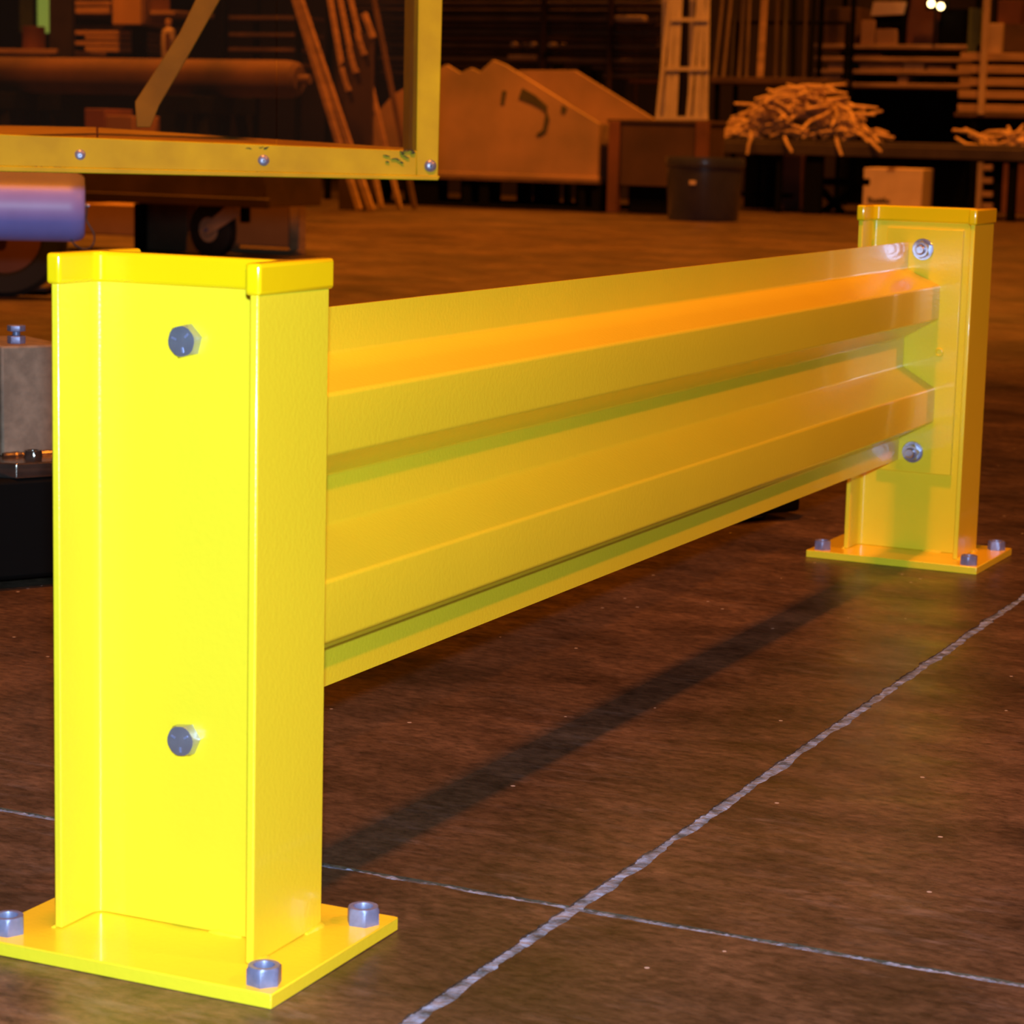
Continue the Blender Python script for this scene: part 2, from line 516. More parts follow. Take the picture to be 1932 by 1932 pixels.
# ------------------------------------------------------------------ corrugated rail
X0, XR = -0.0194, 0.0247
ZS = [0.4104, 0.3760, 0.3567, 0.3131, 0.2880, 0.2500, 0.2244, 0.1800, 0.1574, 0.1283]
XS = [X0, X0, XR, XR, X0, X0, XR, XR, X0, X0]
def round_poly(pts, r, n=5):
    out = [Vector(pts[0])]
    for i in range(1, len(pts) - 1):
        p, a, b = Vector(pts[i]), Vector(pts[i - 1]), Vector(pts[i + 1])
        da, db = (a - p).normalized(), (b - p).normalized()
        ang = da.angle(db)
        t = r / math.tan(ang / 2)
        s, e = p + da * t, p + db * t
        c = p + (da + db).normalized() * (r / math.sin(ang / 2))
        a0 = math.atan2(s.y - c.y, s.x - c.x); a1 = math.atan2(e.y - c.y, e.x - c.x)
        dd = (a1 - a0 + math.pi) % (2 * math.pi) - math.pi
        for k in range(n + 1):
            q = a0 + dd * k / n
            out.append(c + Vector((math.cos(q), math.sin(q))) * r)
    out.append(Vector(pts[-1]))
    return out
def rail():
    YA, YB = TW / 2 + 0.0045, L - TW / 2 - 0.0060
    root = thing('guard_rail', 'long yellow double-ribbed steel rail bolted between the two guard posts', 'guard rail', (0, L / 2, 0))
    line = round_poly(list(zip(XS, ZS)), 0.0045)
    th = 0.0032
    off = []
    for i, p in enumerate(line):
        d = (line[min(i + 1, len(line) - 1)] - line[max(i - 1, 0)]).normalized()
        off.append(p + Vector((d.y, -d.x)).normalized() * th)   # towards -x side
    if off[0].x > line[0].x:
        off = [p * 2 - q for p, q in zip(line, off)]
    ny = 12; vs = []; fs = []
    n = len(line)
    for k in range(ny + 1):
        y = YA + (YB - YA) * k / ny - L / 2
        vs += [(p.x, y, p.y) for p in line] + [(p.x, y, p.y) for p in off]
    for k in range(ny):
        a, b = k * 2 * n, (k + 1) * 2 * n
        for i in range(n - 1):
            fs.append((a + i, a + i + 1, b + i + 1, b + i))
            fs.append((a + n + i, b + n + i, b + n + i + 1, a + n + i + 1))
        fs.append((a, b, b + n, a + n)); fs.append((a + n - 1, a + 2 * n - 1, b + 2 * n - 1, b + n - 1))
    for k in (0, ny):
        a = k * 2 * n
        for i in range(n - 1):
            fs.append((a + i, a + n + i, a + n + i + 1, a + i + 1))
    MB().add(vs, fs).build('corrugated_panel', 'yellow', root, smooth=True)
    # end plates lying on the webs
    for sgn, yaw, yc in ((1, -0.0207, L), (-1, 0.0089, 0)):
        pl = MB().box((-.0495, -.0025, .1124), (.0512, .0025, .4283)).build('end_plate', 'yellow', root, 0.0008)
        pl.location = (0, yc - sgn * (TW / 2 + .0027) - L / 2, 0); pl.rotation_euler = (0, 0, yaw)
    # plugged hole in the far plate
    m = MB().lathe([(0, .0012), (.0030, .0012), (.0040, .0030), (.0050, .0028), (.0060, 0)], n=24).xf(Matrix.Rotation(math.pi / 2, 4, 'X'))
    h = m.build('hole_plug', 'yellow', root, smooth=True)
    h.location = (.0277, L - TW / 2 - .0052 - L / 2, .2711)
    # bolts: hex heads on the near web, washers + nuts + studs on the far plate
    for z, rot, rot2 in ((.4019, 0.25, 0.5), (.1391, 0.1, 0.2)):
        R = 0.0112
        hd = MB()
        n6 = 24; vs = []; fs = []
        def hexr(a, fl=0.0194):
            return (fl / 2) / math.cos((a % (math.pi / 3)) - math.pi / 6)
        rings = [(lambda a: hexr(a), 0), (lambda a: hexr(a), .0062), (lambda a: min(hexr(a), .0099), .0078), (lambda a: .0080, .0080)]
        for rf, h_ in rings:
            for k in range(n6):
                a = 2 * math.pi * k / n6
                vs.append((rf(a) * math.cos(a + rot), rf(a) * math.sin(a + rot), h_))
        for i in range(3):
            for k in range(n6):
                fs.append((i * n6 + k, i * n6 + (k + 1) % n6, (i + 1) * n6 + (k + 1) % n6, (i + 1) * n6 + k))
        fs.append(tuple(range(3 * n6, 4 * n6)))
        hd.add(vs, fs).xf(Matrix.Rotation(math.pi / 2, 4, 'X'))
        b = hd.build('bolt_head', 'chrome', root, smooth=True)
        b.location = (-.0006, -TW / 2 - L / 2, z)
        # raised grade marks on the head
        gm = MB()
        for q in range(3):
            a = rot + 0.5 + q * 2.094
            gm.bar((.0040 * math.cos(a), .0040 * math.sin(a), .0081), (.0074 * math.cos(a), .0074 * math.sin(a), .0081), .0012, .0006)
        gm.xf(Matrix.Rotation(math.pi / 2, 4, 'X')).build('grade_mark', 'zinc', b)
        far = Matrix.Rotation(math.pi / 2, 4, 'X')
        y = L - TW / 2 - .0052 - L / 2
        w = MB().lathe([(.0062, 0), (.0135, 0), (.0140, .0006), (.0140, .0016), (.0135, .0022), (.0062, .0022)], n=32).xf(far).build('washer', 'chrome', root, smooth=True)
        w.location = (-.0006, y, z)
        nt_ = hex_nut(0.0194, 0.0105, 0.0063, rot=rot2).xf(far).build('nut', 'chrome', root, smooth=True)
        nt_.location = (-.0006, y - .0022, z)
        s = MB().tube([(0, 0, -.002), (0, 0, .0135), (0, 0, .0150)], [.0062, .0062, .0048], 20).xf(far).build('bolt_stud', 'chrome', nt_, smooth=True)
    return root
rail()

# ------------------------------------------------------------------ black machine base with steel plate and grey casting (behind the rail)
A0, A1 = Vector((-0.8421, 0.9074, 0)), Vector((-0.2196, 1.9393, 0))
ax = (A1 - A0).normalized(); an = Vector((ax.y, -ax.x, 0))    # along the base / out of its front face
def on_front(u, v, out=0.0):
    """where the sight line of a pixel meets the vertical front plane of the machine, moved out by `out`"""
    r = ray(u, v); o = A0 + an * out
    k = (o - CAM).dot(an) / r.dot(an)
    return CAM + r * k
zt = on_front(45, 903).z
mroot = thing('machine_base', 'low black machine base behind the rail, carrying a steel plate and grey block', 'machine', tuple(A0 - ax * .5))
inv = Matrix.Translation(-(A0 - ax * .5))
S0, S1 = A0 - ax * 0.75, A1
gp = 0.012
MB().prism([S0 + Vector((0, 0, gp)), S1 + Vector((0, 0, gp)), S1 + Vector((0, 0, zt)), S0 + Vector((0, 0, zt))], -an * 0.42).xf(inv).build('base_box', 'black', mroot, 0.006)
for t in (0.1, 0.75, 1.35, (A1 - A0).length - 0.045 + .75):
    q = S0 + ax * t - an * .05
    MB().lathe([(0, 0), (.016, 0), (.016, .004), (.008, .006), (.008, .016), (0, .016)], (q.x, q.y, 0), 20).xf(inv).build('levelling_foot', 'zinc', mroot, smooth=True)
# steel plate with a clipped corner
p30 = on_front(31, 880); s30 = (p30 - A0).dot(ax)
zp = zt + 0.018
pl = [A0 + ax * s30, A0 + ax * (s30 + .30), A0 + ax * (s30 + .30) - an * .26, A0 + ax * (s30 - .05) - an * .26, A0 + ax * (s30 - .05) - an * .05]
MB().prism([p + Vector((0, 0, zt)) for p in pl], (0, 0, .018)).xf(inv).build('steel_plate', 'steel_plate', mroot, 0.002)
# casting
back = -0.06
c0 = on_front(3, 760, back); sc0 = (c0 - A0).dot(ax)
ztop = on_front(45, 652, back).z
pp = [A0 + ax * sc0, A0 + ax * (sc0 + .082), A0 + ax * (sc0 + .082) - an * .13, A0 + ax * sc0 - an * .13]
pp = [p + an * back for p in pp]
MB().prism([p + Vector((0, 0, zp)) for p in pp], (0, 0, ztop - zp)).xf(inv).build('cast_block', 'grey_cast', mroot, 0.003)
wb0, wb1 = pp[0] + an * .002, pp[1] + an * .002
rw = random.Random(3)
npt = 18
MB().tube([wb0 + (wb1 - wb0) * k / npt + Vector((0, 0, zp + .002)) for k in range(npt + 1)], [.0035 + rw.uniform(-.001, .001) for k in range(npt + 1)], 8).xf(inv).build('weld_bead', 'steel_plate', mroot, smooth=True)
bt = on_front(62, 862, back + .035)
nb = hex_nut(.019, .011, .006, rot=.3).build('plate_nut', 'steel_plate', mroot, smooth=True); nb.location = inv @ Vector((bt.x, bt.y, zp))
bt = on_front(31, 650, back - .03)
bo = MB().tube([(0, 0, 0), (0, 0, .009)], .0108, 6).tube([(0, 0, .009), (0, 0, .0145)], .0045, 16).tube([(0, 0, .0145), (0, 0, .0215)], .0108, 6)
b2 = bo.build('adjuster_bolt', 'zinc', mroot, .0006); b2.location = inv @ Vector((bt.x, bt.y, ztop))

# ------------------------------------------------------------------ yellow guard door with clear panes
def dg(u):
    return 3.20 + 0.13 * u / 826.0
def gd(u, v, back=0.0):
    """pixel -> point on the guard door plane; back = metres behind it"""
    return at(u, v, dg(u)) + GN * back
g0, g1 = at(0, 320, 3.20), at(826, 340, 3.33)
GX = Vector((g1.x - g0.x, g1.y - g0.y, 0)).normalized(); GN = Vector((-GX.y, GX.x, 0))
if GN.dot(RZ) < 0: GN = -GN
groot = thing('guard_door', 'worn yellow steel guard door frame with clear panes and button rivets', 'guard door', tuple(Vector((g1.x, g1.y, 0))))
gin = Matrix.Translation(-Vector((g1.x, g1.y, 0)))
def gpoly(name, px, t, m, back=0.0, bev=.0012, parent=None):
    return MB().prism([gd(u, v, back) for u, v in px], GN * t).xf(gin).build(name, m, parent or groot, bev)
# front faces (bottom rail, right stile, left stile and top rail beyond the picture)
gpoly('bottom_rail', [(-420, 236.5), (786, 284.5), (786, 331.5), (-420, 303)], .005, 'guard')
gpoly('bottom_flange', [(-420, 303), (830, 332), (826, 340.5), (-420, 315)], .034, 'guard', -0.002)
gpoly('right_stile', [(797, -560), (849, -560), (826.5, 334), (786, 331.5), (785.5, 284.5)], .005, 'guard', 0.0002)
st = MB().prism([gd(797, -560), gd(785.5, 284.5), gd(785.5, 284.5, .11), gd(797, -560, .11)], GX * .004).xf(gin).build('stile_return', 'guard', groot, .001)
gpoly('left_stile', [(-420, -560), (-370, -560), (-370, 310), (-420, 310)], .03, 'guard', 0.001)
gpoly('top_rail', [(-420, -610), (849, -610), (849, -560), (-420, -560)], .03, 'guard', 0.001)
# clear panes, set back in the frame, meeting at a thin gap
gpoly('pane', [(-370, -560), (526.2, -560), (526.2, 272), (-370, 240)], .004, 'pane', .030, 0)
gpoly('pane', [(528.2, -560), (797, -560), (786, 284), (528.2, 274)], .004, 'pane', .030, 0)
for u, v in ((151, 293.5), (497, 303.5), (812, 313), (-190, 283), (818, -30), (822, -300)):
    m = MB().lathe([(0, .0046), (.0020, .0046), (.0022, .0040), (.0055, .0035), (.0080, .0018), (.0086, 0)], n=28)
    zq = GN * -1.0
    mm = Matrix((( GX.x, 0, zq.x, 0), (GX.y, 0, zq.y, 0), (GX.z, 1, zq.z, 0), (0, 0, 0, 1)))
    r_ = m.xf(mm).build('rivet', 'rivet', groot, smooth=True)
    r_.location = gin @ (gd(u, v) - GN * .0004)
    dd = MB().tube([(0, 0, .0040), (0, 0, .0050)], .0014, 10).xf(mm).build('rivet_pin', 'scuff', r_)
# chipped paint: flat black flecks along the edge and corner
rc = random.Random(21)
fleck = MB()
for u, v, n_, su, sv in ((770, 287, 10, 14, 4), (750, 300, 8, 22, 8), (130, 271, 9, 40, 4), (100, 316, 10, 40, 2.0), (500, 279, 6, 34, 1.6), (470, 326, 9, 45, 2.0), (110, 279, 4, 15, 5)):
    for k in range(n_):
        uu, vv = u + rc.uniform(-su, su), v + rc.uniform(-sv, sv) + 0.028 * 0
        a = rc.uniform(-.5, .5); l_ = rc.uniform(2, 7); w_ = rc.uniform(.5, 1.5)
        c_, s_ = math.cos(a), math.sin(a)
        q = [(uu + c_ * x - s_ * y, vv + s_ * x + c_ * y) for x, y in ((-l_, 0), (-l_ * .3, -w_), (l_ * .5, -w_ * .7), (l_, 0), (l_ * .2, w_), (-l_ * .5, w_ * .8))]
        fleck.prism([gd(x, y, -.0026) for x, y in q], GN * .002)
fleck.xf(gin).build('paint_chips', 'scuff', groot)['kind'] = 'stuff'
# hinge post out of the picture carrying the door
hp = gd(-470, 320, .02)
MB().box((hp.x - .05, hp.y - .05, 0), (hp.x + .05, hp.y + .05, 1.5)).xf(gin).build('hinge_post', 'guard', groot, .004)
MB().box((hp.x - .11, hp.y - .11, 0), (hp.x + .11, hp.y + .11, .012)).xf(gin).build('post_foot', 'guard', groot, .002)
for v in (-480, 260):
    MB().bar(hp + Vector((0, 0, gd(-420, v).z - hp.z)), gd(-405, v, .02), .03, .05).xf(gin).build('hinge', 'guard', groot, .002)
# second, oblique bottom bar behind the panes with its diagonal brace
def backpt(u, v):
    t = (770 - u) / 770.0
    return at(u, v, 3.42 + 0.42 * max(t, 0))
for i, ((u0, v0a, v0b), (u1, v1a, v1b)) in enumerate(((( -300, 231, 262), (182, 240, 268)), ((185, 240.5, 268), (765, 279, 292)))):
    q = [backpt(u0, v0a), backpt(u1, v1a), at(u1, v1b, dg(u1) + .10), at(u0, v0b, dg(u0) + .10)]
    bk = MB().prism(q, Vector((0, 0, -.012))).xf(gin).build('inner_ledge', 'guard', groot, .0015)
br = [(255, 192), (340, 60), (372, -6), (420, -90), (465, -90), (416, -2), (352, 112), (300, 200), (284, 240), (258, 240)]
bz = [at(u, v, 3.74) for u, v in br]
MB().prism(bz, GN * .006).xf(gin).build('diagonal_brace', 'guard_dim', groot, .001)
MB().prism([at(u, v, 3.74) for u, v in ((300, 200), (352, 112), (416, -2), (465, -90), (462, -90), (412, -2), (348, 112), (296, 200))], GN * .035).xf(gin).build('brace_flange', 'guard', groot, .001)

# ------------------------------------------------------------------ white tube with lanyard under the guard door
c_l, c_r = at(-430, 377.5, 4.20), at(160, 391, 4.30)
tr_ = 66.0 * 4.29 / F_PX
tdir = (c_r - c_l).normalized()
troot = thing('white_tube', 'pale lavender-white capped tube with wire lanyard under the yellow guard door', 'tube', tuple(Vector((c_l.x, c_l.y, 0))))
tin = Matrix.Translation(-Vector((c_l.x, c_l.y, 0)))
pts, rs = [c_l], [tr_]
for k in range(9):
    a = k / 8 * math.pi / 2
    pts.append(c_r - tdir * (.030 * (1 - math.sin(a)))); rs.append(tr_ * (0.80 + 0.20 * math.cos(a)))
pts.append(c_r + tdir * .001); rs.append(tr_ * .55)
MB().tube(pts, rs, 48).xf(tin).build('tube_body', 'white_tube', troot, smooth=True)
pin = at(164, 388, 4.29)
MB().tube([pin - tdir * .01, pin + tdir * .004], [.0045, .0035], 12).xf(tin).build('pin', 'rivet', troot, smooth=True)
lan = [(164, 386), (164, 400), (163, 414), (170, 428), (177, 440), (178, 454), (172, 466), (160, 470), (147, 466), (138, 458), (133, 450)]
cv = [at(u, v, 4.28) for u, v in lan]
sm = []
for i in range(len(cv) - 1):
    p0, p1, p2, p3 = cv[max(i - 1, 0)], cv[i], cv[i + 1], cv[min(i + 2, len(cv) - 1)]
    for k in range(4):
        t = k / 4
        sm.append(0.5 * ((2 * p1) + (p2 - p0) * t + (2 * p0 - 5 * p1 + 4 * p2 - p3) * t * t + (3 * p1 - p0 - 3 * p2 + p3) * t ** 3))
sm.append(cv[-1])
MB().tube(sm, .0015, 8).xf(tin).build('lanyard', 'wire', troot, smooth=True)
sb = at(-330, 385, 4.22)
MB().box((sb.x - .03, sb.y - .03, 0), (sb.x + .03, sb.y + .03, sb.z - tr_ * .6)).xf(tin).build('stand_leg', 'black', troot, .003)
MB().box((sb.x - .10, sb.y - .10, 0), (sb.x + .10, sb.y + .10, .01)).xf(tin).build('stand_foot', 'black', troot, .002)

# ------------------------------------------------------------------ background helpers
def pxbox(u0, v0, u1, v1, Y, z0=None):
    um, vm = (u0 + u1) / 2, (v0 + v1) / 2
    x0, x1 = aty(u0, vm, Y).x, aty(u1, vm, Y).x
    zt_, zb_ = aty(um, v0, Y).z, aty(um, v1, Y).z
    return x0, x1, (zb_ if z0 is None else z0), zt_
def bgbox(name, u0, v0, u1, v1, Y, dy, m, parent=None, z0=None, bev=.004, org=None, yo=0.0):
    # sized on the plane Y, then stood yo metres further back
    x0, x1, zb_, zt_ = pxbox(u0, v0, u1, v1, Y, z0)
    o = MB().box((x0, Y + yo, zb_), (x1, Y + yo + dy, zt_))
    if org: o.xf(Matrix.Translation(-Vector(org)))
    return o.build(name, m, parent, bev)

# ------------------------------------------------------------------ platform cart with casters (under / behind the guard door)
YC = 6.95
org = (-4.6, YC, 0)
cart = thing('platform_cart', 'grimy brown platform cart on big black caster wheels', 'cart', org)
oi = Matrix.Translation(-Vector(org))
bgbox('deck', 40, 318, 500, 382, YC, .45, 'wood_dark', cart, org=org)
bgbox('deck_edge', 40, 366, 503, 384, YC - .03, .03, 'rust_dark', cart, org=org)
bgbox('corner_stake', 474, 372, 492, 388, YC + .01, .06, 'rust_dark', cart, org=org)
bgbox('upright', 252, 384, 266, 470, YC + .3, .05, 'black', cart, org=org, z0=.0)
bgbox('tool_box', 266, 384, 352, 480, YC + .35, .4, 'wood_dark', cart, org=org, z0=.0)
wc = aty(402, 440, YC + .1); wr = 0.112
def wheel(c, r, w, parent, ori, fork_top):
    ex = Vector((0.2, 1, 0)).normalized()
    a, b = c - ex * w / 2, c + ex * w / 2
    t_ = MB().tube([a, a + ex * w * .12, b - ex * w * .12, b], [r * .92, r, r, r * .92], 40).xf(ori).build('tyre', 'rubber', parent, smooth=True)
    MB().tube([a - ex * .004, b + ex * .004], r * .45, 24).xf(ori).build('hub', 'fork', parent, smooth=True)
    f0 = a - ex * .008
    dirv = (fork_top - f0); dirv -= ex * dirv.dot(ex)
    side = dirv.normalized().cross(ex).normalized()
    w2 = .024
    n_ = 8
    poly = [f0 + side * w2, f0 + dirv + side * w2 * 1.35, f0 + dirv - side * w2 * 1.35, f0 - side * w2]
    d_ = dirv.normalized()
    for k in range(1, n_):
        an_ = math.pi * k / n_
        poly.append(f0 - side * w2 * math.cos(an_) - d_ * w2 * math.sin(an_))
    MB().prism(poly, -ex * .006).xf(ori).build('fork_arm', 'fork', parent, .001)
    MB().tube([f0 - ex * .014, f0 - ex * .004], .010, 6).xf(ori).build('axle_bolt', 'zinc', parent)
ft = aty(452, 392, YC + .05)
wheel(Vector((wc.x, wc.y, wr)), wr, .05, cart, oi, Vector((ft.x, ft.y, ft.z)))
bgbox('swivel_plate', 398, 377, 462, 386, YC + .02, .16, 'black', cart, org=org)
bgbox('swivel_lug', 452, 384, 466, 420, YC + .10, .03, 'black', cart, org=org)
for (x, y) in ((-6.2, 7.05), (-6.2, 7.32)):
    wheel(Vector((x, y, wr)), wr, .05, cart, oi, Vector((x + .07, y, .23)))

# nearer big wheel of a hand truck at the left picture edge
YW = 4.72
wl = floor_at(22, 560)
tk = thing('hand_truck', 'rusty hand truck leaning on its big black wheel at the left edge', 'hand truck', (wl.x, wl.y, 0))
ti = Matrix.Translation(-Vector((wl.x, wl.y, 0)))
exw = Vector((-0.42, .91, 0)).normalized(); exs = Vector((.91, .42, 0))
wcn = Vector((wl.x, wl.y, .19)) - exs * .02
# tyre as a true ring
ring = MB()
nn = 56; vs = []; fs = []
prof = [(.19, -.022), (.19, .022), (.175, .034), (.125, .030), (.115, .016), (.115, -.016), (.125, -.030), (.175, -.034)]
for k in range(nn):
    a = 2 * math.pi * k / nn
    for r_, w_ in prof:
        vs.append(wcn + exs * (r_ * math.cos(a)) + Vector((0, 0, r_ * math.sin(a))) + exw * w_)
for k in range(nn):
    for i in range(8):
        fs.append((k * 8 + i, k * 8 + (i + 1) % 8, ((k + 1) % nn) * 8 + (i + 1) % 8, ((k + 1) % nn) * 8 + i))
ring.add(vs, fs).xf(ti).build('tyre', 'rubber', tk, smooth=True)
MB().tube([wcn - exw * .02, wcn + exw * .02], .117, 40).xf(ti).build('wheel_disc', 'rust', tk, smooth=True)
MB().tube([wcn - exw * .05, wcn + exw * .4], .016, 16).xf(ti).build('axle', 'rust_dark', tk, smooth=True)
MB().bar(wcn + exw * .10 + Vector((0, 0, -.05)), wcn + exw * .10 - exs * .5 + Vector((0, 0, 1.0)), .035, .03).xf(ti).build('frame_rail', 'rust_dark', tk, .003)
MB().bar(wcn + exw * .36 + Vector((0, 0, -.05)), wcn + exw * .36 - exs * .5 + Vector((0, 0, 1.0)), .035, .03).xf(ti).build('frame_rail', 'rust_dark', tk, .003)
MB().bar(wcn + exw * .08 + exs * .02 + Vector((0, 0, -.17)), wcn + exw * .38 + exs * .02 + Vector((0, 0, -.17)), .18, .012).xf(ti).build('toe_plate', 'rust_dark', tk, .002)
for k, h_ in enumerate((.3, .62, .94)):
    MB().bar(wcn + exw * .10 - exs * .5 * h_ + Vector((0, 0, h_)), wcn + exw * .36 - exs * .5 * h_ + Vector((0, 0, h_)), .03, .02).xf(ti).build('cross_bar', 'rust_dark', tk, .002)

# plywood crate right of the cart
YB_ = 7.45
org = (aty(520, 480, YB_).x, YB_, 0)
cr = thing('plywood_crate', 'shallow upright plywood crate with a pale corner post beside the cart', 'crate', org)
bgbox('front_panel', 438, 322, 546, 482, YB_, .02, 'ply', cr, z0=.03, org=org)
bgbox('side_panel', 436, 322, 442, 482, YB_, .08, 'ply', cr, z0=.03, org=org, yo=.02)
bgbox('side_panel', 540, 322, 546, 482, YB_, .08, 'ply', cr, z0=.03, org=org, yo=.02)
bgbox('corner_post', 546, 318, 564, 484, YB_ - .02, .06, 'wood', cr, z0=0, org=org)
bgbox('corner_post', 430, 318, 440, 484, YB_ - .02, .06, 'wood', cr, z0=0, org=org)
bgbox('bottom_board', 430, 470, 566, 484, YB_ - .035, .02, 'ply', cr, z0=.0, org=org)
bgbox('rear_panel', 438, 322, 546, 482, YB_, .02, 'ply', cr, z0=.03, org=org, yo=.10)
# pale crate left of the upright
YB2 = 8.3
o_ = bgbox('shipping_crate', 150, 386, 256, 470, YB2, .6, 'ply', None, z0=0)
tag(o_, 'low plain brown crate on the floor behind the cart upright', 'crate')

# ------------------------------------------------------------------ long wrapped roll on trestles, dark shelf things at upper left
YR = 9.6
rl, rr2 = aty(-160, 140, YR), aty(566, 148, YR)
rroot = thing('wrapped_roll', 'long brown wrapped roll lying across dark trestles behind the guard door', 'roll', (rr2.x, YR, 0))
ri = Matrix.Translation(-Vector((rr2.x, YR, 0)))
rad = 38 * 11.5 / F_PX
zc = (rl.z + rr2.z) / 2 + .0
pts = [Vector((rl.x, YR, zc)), Vector((rr2.x - .08, YR, zc)), Vector((rr2.x - .02, YR, zc)), Vector((rr2.x, YR, zc))]
MB().tube(pts, [rad, rad, rad * .93, rad * .7], 36).xf(ri).build('roll_body', 'roll', rroot, smooth=True)
MB().tube([pts[-1] - Vector((.01, 0, 0)), pts[-1] + Vector((.06, 0, 0))], rad * .25, 20).xf(ri).build('core_tube', 'wood_dark', rroot, smooth=True)
for u in (30, 400, -120):
    x = aty(u, 150, YR).x
    t = thing('trestle', 'black timber trestle under the %s of the wrapped roll' % ('left part' if u == 30 else 'right part' if u == 400 else 'far left end'), 'trestle', (x, YR, 0))
    MB().box((-.10, -.28, zc - rad - .09), (.10, .28, zc - rad)).build('saddle_beam', 'black', t, .004)
    for sx in (-1, 1):
        for sy in (-1, 1):
            MB().bar((sx * .05, sy * .2, zc - rad - .09), (sx * .16, sy * .26, 0), .06, .06).build('leg', 'black', t, .003)
    MB().box((-.12, -.25, .14), (.12, .25, .2)).build('stretcher', 'black', t, .003)
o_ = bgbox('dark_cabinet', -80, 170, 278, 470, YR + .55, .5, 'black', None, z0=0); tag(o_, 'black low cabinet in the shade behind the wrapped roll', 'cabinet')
o_ = bgbox('paint_can', 0, 0, 1, 1, 10, .1, 'ply') if False else None
for (u0, v0, u1, lab, m) in ((160, 205, 198, 'small red-brown box low behind the guard door pane', 'rust'), (200, 218, 250, 'flat brown box beside the small red-brown box', 'ply')):
    x0, x1, zb_, zt_ = pxbox(u0, v0, u1, 240, YR - .55)
    o_ = MB().box((x0, YR - .55, 0), (x1, YR - .3, zt_)).build('wooden_box', m, None, .004); tag(o_, lab, 'box')

# shelf unit at upper left
YS = 12.6
org = (aty(60, 96, YS).x, YS, 0)
sh = thing('steel_shelf', 'dark shelf unit at upper left holding a red drum', 'shelf', org)
bgbox('shelf_board', -60, 92, 106, 101, YS, .6, 'wood', sh, org=org)
bgbox('post', 92, -120, 134, 104, YS + .02, .05, 'dark_steel', sh, org=org, z0=0)
bgbox('post', -40, -120, -20, 104, YS + .02, .05, 'dark_steel', sh, org=org, z0=0)
zsh = pxbox(-60, 92, 106, 101, YS)[3]
cd = aty(64, 70, YS + .25); rdr = 26 * 13.7 / F_PX; hdr = aty(64, 50, YS + .25).z - zsh
dr = MB().lathe([(0, 0), (rdr, 0), (rdr * 1.02, .006), (rdr, .014), (rdr, hdr - .015), (rdr * 1.02, hdr - .008), (rdr, hdr), (rdr * .9, hdr - .004), (0, hdr - .004)], n=28).build('small_drum', 'rust', None, smooth=True)
dr.location = (cd.x, cd.y, zsh); tag(dr, 'short red-brown drum standing on the upper left shelf', 'drum')
w_ = thing('lit_pane', 'narrow greenish lit window pane with an olive half at top left', 'window', (aty(64, 30, 15.2).x, 15.2, 0))
og = tuple(w_.location)
bgbox('green_pane', 65, -110, 91, 62, 15.2, .03, 'green_glow', w_, org=og)
bgbox('olive_pane', 36, -110, 64, 62, 15.2, .03, 'green_bag', w_, org=og)
bgbox('pane_frame', 62, -110, 66, 62, 15.17, .05, 'black', w_, org=og)
bgbox('sill_panel', 30, 62, 95, 300, 15.2, .05, 'black', w_, org=og, z0=0)
# lumber stacked flat in a rack
YL = 13.4
org = (aty(195, 90, YL).x, YL, 0)
lr = thing('lumber_rack', 'low dark rack holding flat boards behind the yellow brace', 'rack', org)
for u in (132, 248, 262):
    bgbox('post', u, -110, u + (8 if u == 132 else 16 if u == 248 else 8), 116, YL, .06, 'black', lr, org=org, z0=0)
for v in (26, 48, 98, 116):
    bgbox('arm', 130, v, 272, v + 6, YL + .04, .5, 'dark_steel', lr, org=org)
k = 0
for u0, u1, v0, v1 in ((140, 208, 2, 11), (142, 206, 14, 26), (140, 246, 58, 66), (160, 246, 68, 75), (140, 247, 78, 86), (160, 246, 88, 98), (275, 330, 20, 28)):
    x0, x1, zb_, zt_ = pxbox(u0, v0, u1, v1, YL - .02)
    o_ = MB().box((x0, YL - .02, zb_), (x1, YL + .5, zt_)).build('flat_board', 'wood', None, .004)
    tag(o_, 'short orange-brown board lying flat on the lumber rack', 'board', 'boards on the low lumber rack')
o_ = bgbox('kraft_carton', 212, -60, 266, 46, YL - .12, .35, 'carton_yellow'); tag(o_, 'tall yellow-brown carton on the lumber rack left of the brace', 'carton')
bgbox('carton_flap', 266, -60, 272, 44, YL - .10, .33, 'carton_brown', o_)
# bottle
bw = aty(318, 75, YL - .2); zb0 = aty(318, 114, YL - .2).z; bh = aty(318, 36, YL - .2).z - zb0
bt_ = thing('squeeze_bottle', 'pale plastic bottle standing right of the yellow carton', 'bottle', (bw.x, bw.y, zb0))
MB().lathe([(0, 0), (.045, 0), (.05, .01), (.05, bh * .62), (.042, bh * .74), (.016, bh * .80), (.016, bh * .86), (0, bh * .86)], n=24).build('body', 'plastic_white', bt_, smooth=True)
MB().lathe([(0, bh * .86), (.022, bh * .86), (.022, bh * .97), (.012, bh), (0, bh)], n=20).build('cap', 'carton_yellow', bt_, smooth=True)
bgbox('label_strip', 312, 62, 320, 96, YL - .2 - .053, .004, 'rust', bt_, org=(bw.x, bw.y, zb0))
o_ = bgbox('bottle_stand', 270, 114, 372, 300, YL - .3, .3, 'black', None, z0=0); tag(o_, 'black cabinet carrying the pale plastic bottle', 'cabinet')
for v in (30, 62, 90, 118):
    x0, x1, zb_, zt_ = pxbox(420, v, 560, v + 7, YL + .5)
    o_ = MB().box((x0, YL + .5, zb_), (x1, YL + .9, zt_)).build('rack_board', 'wood_dark', None, .003); tag(o_, 'dark board on the bare rack between brace and leaning planks', 'board', 'dark boards behind the pane')
rkk = thing('bare_rack', 'dark upright rack behind the clear pane, between brace and leaning planks', 'rack', (aty(490, 100, YL + .6).x, YL + .6, 0))
og = tuple(rkk.location)
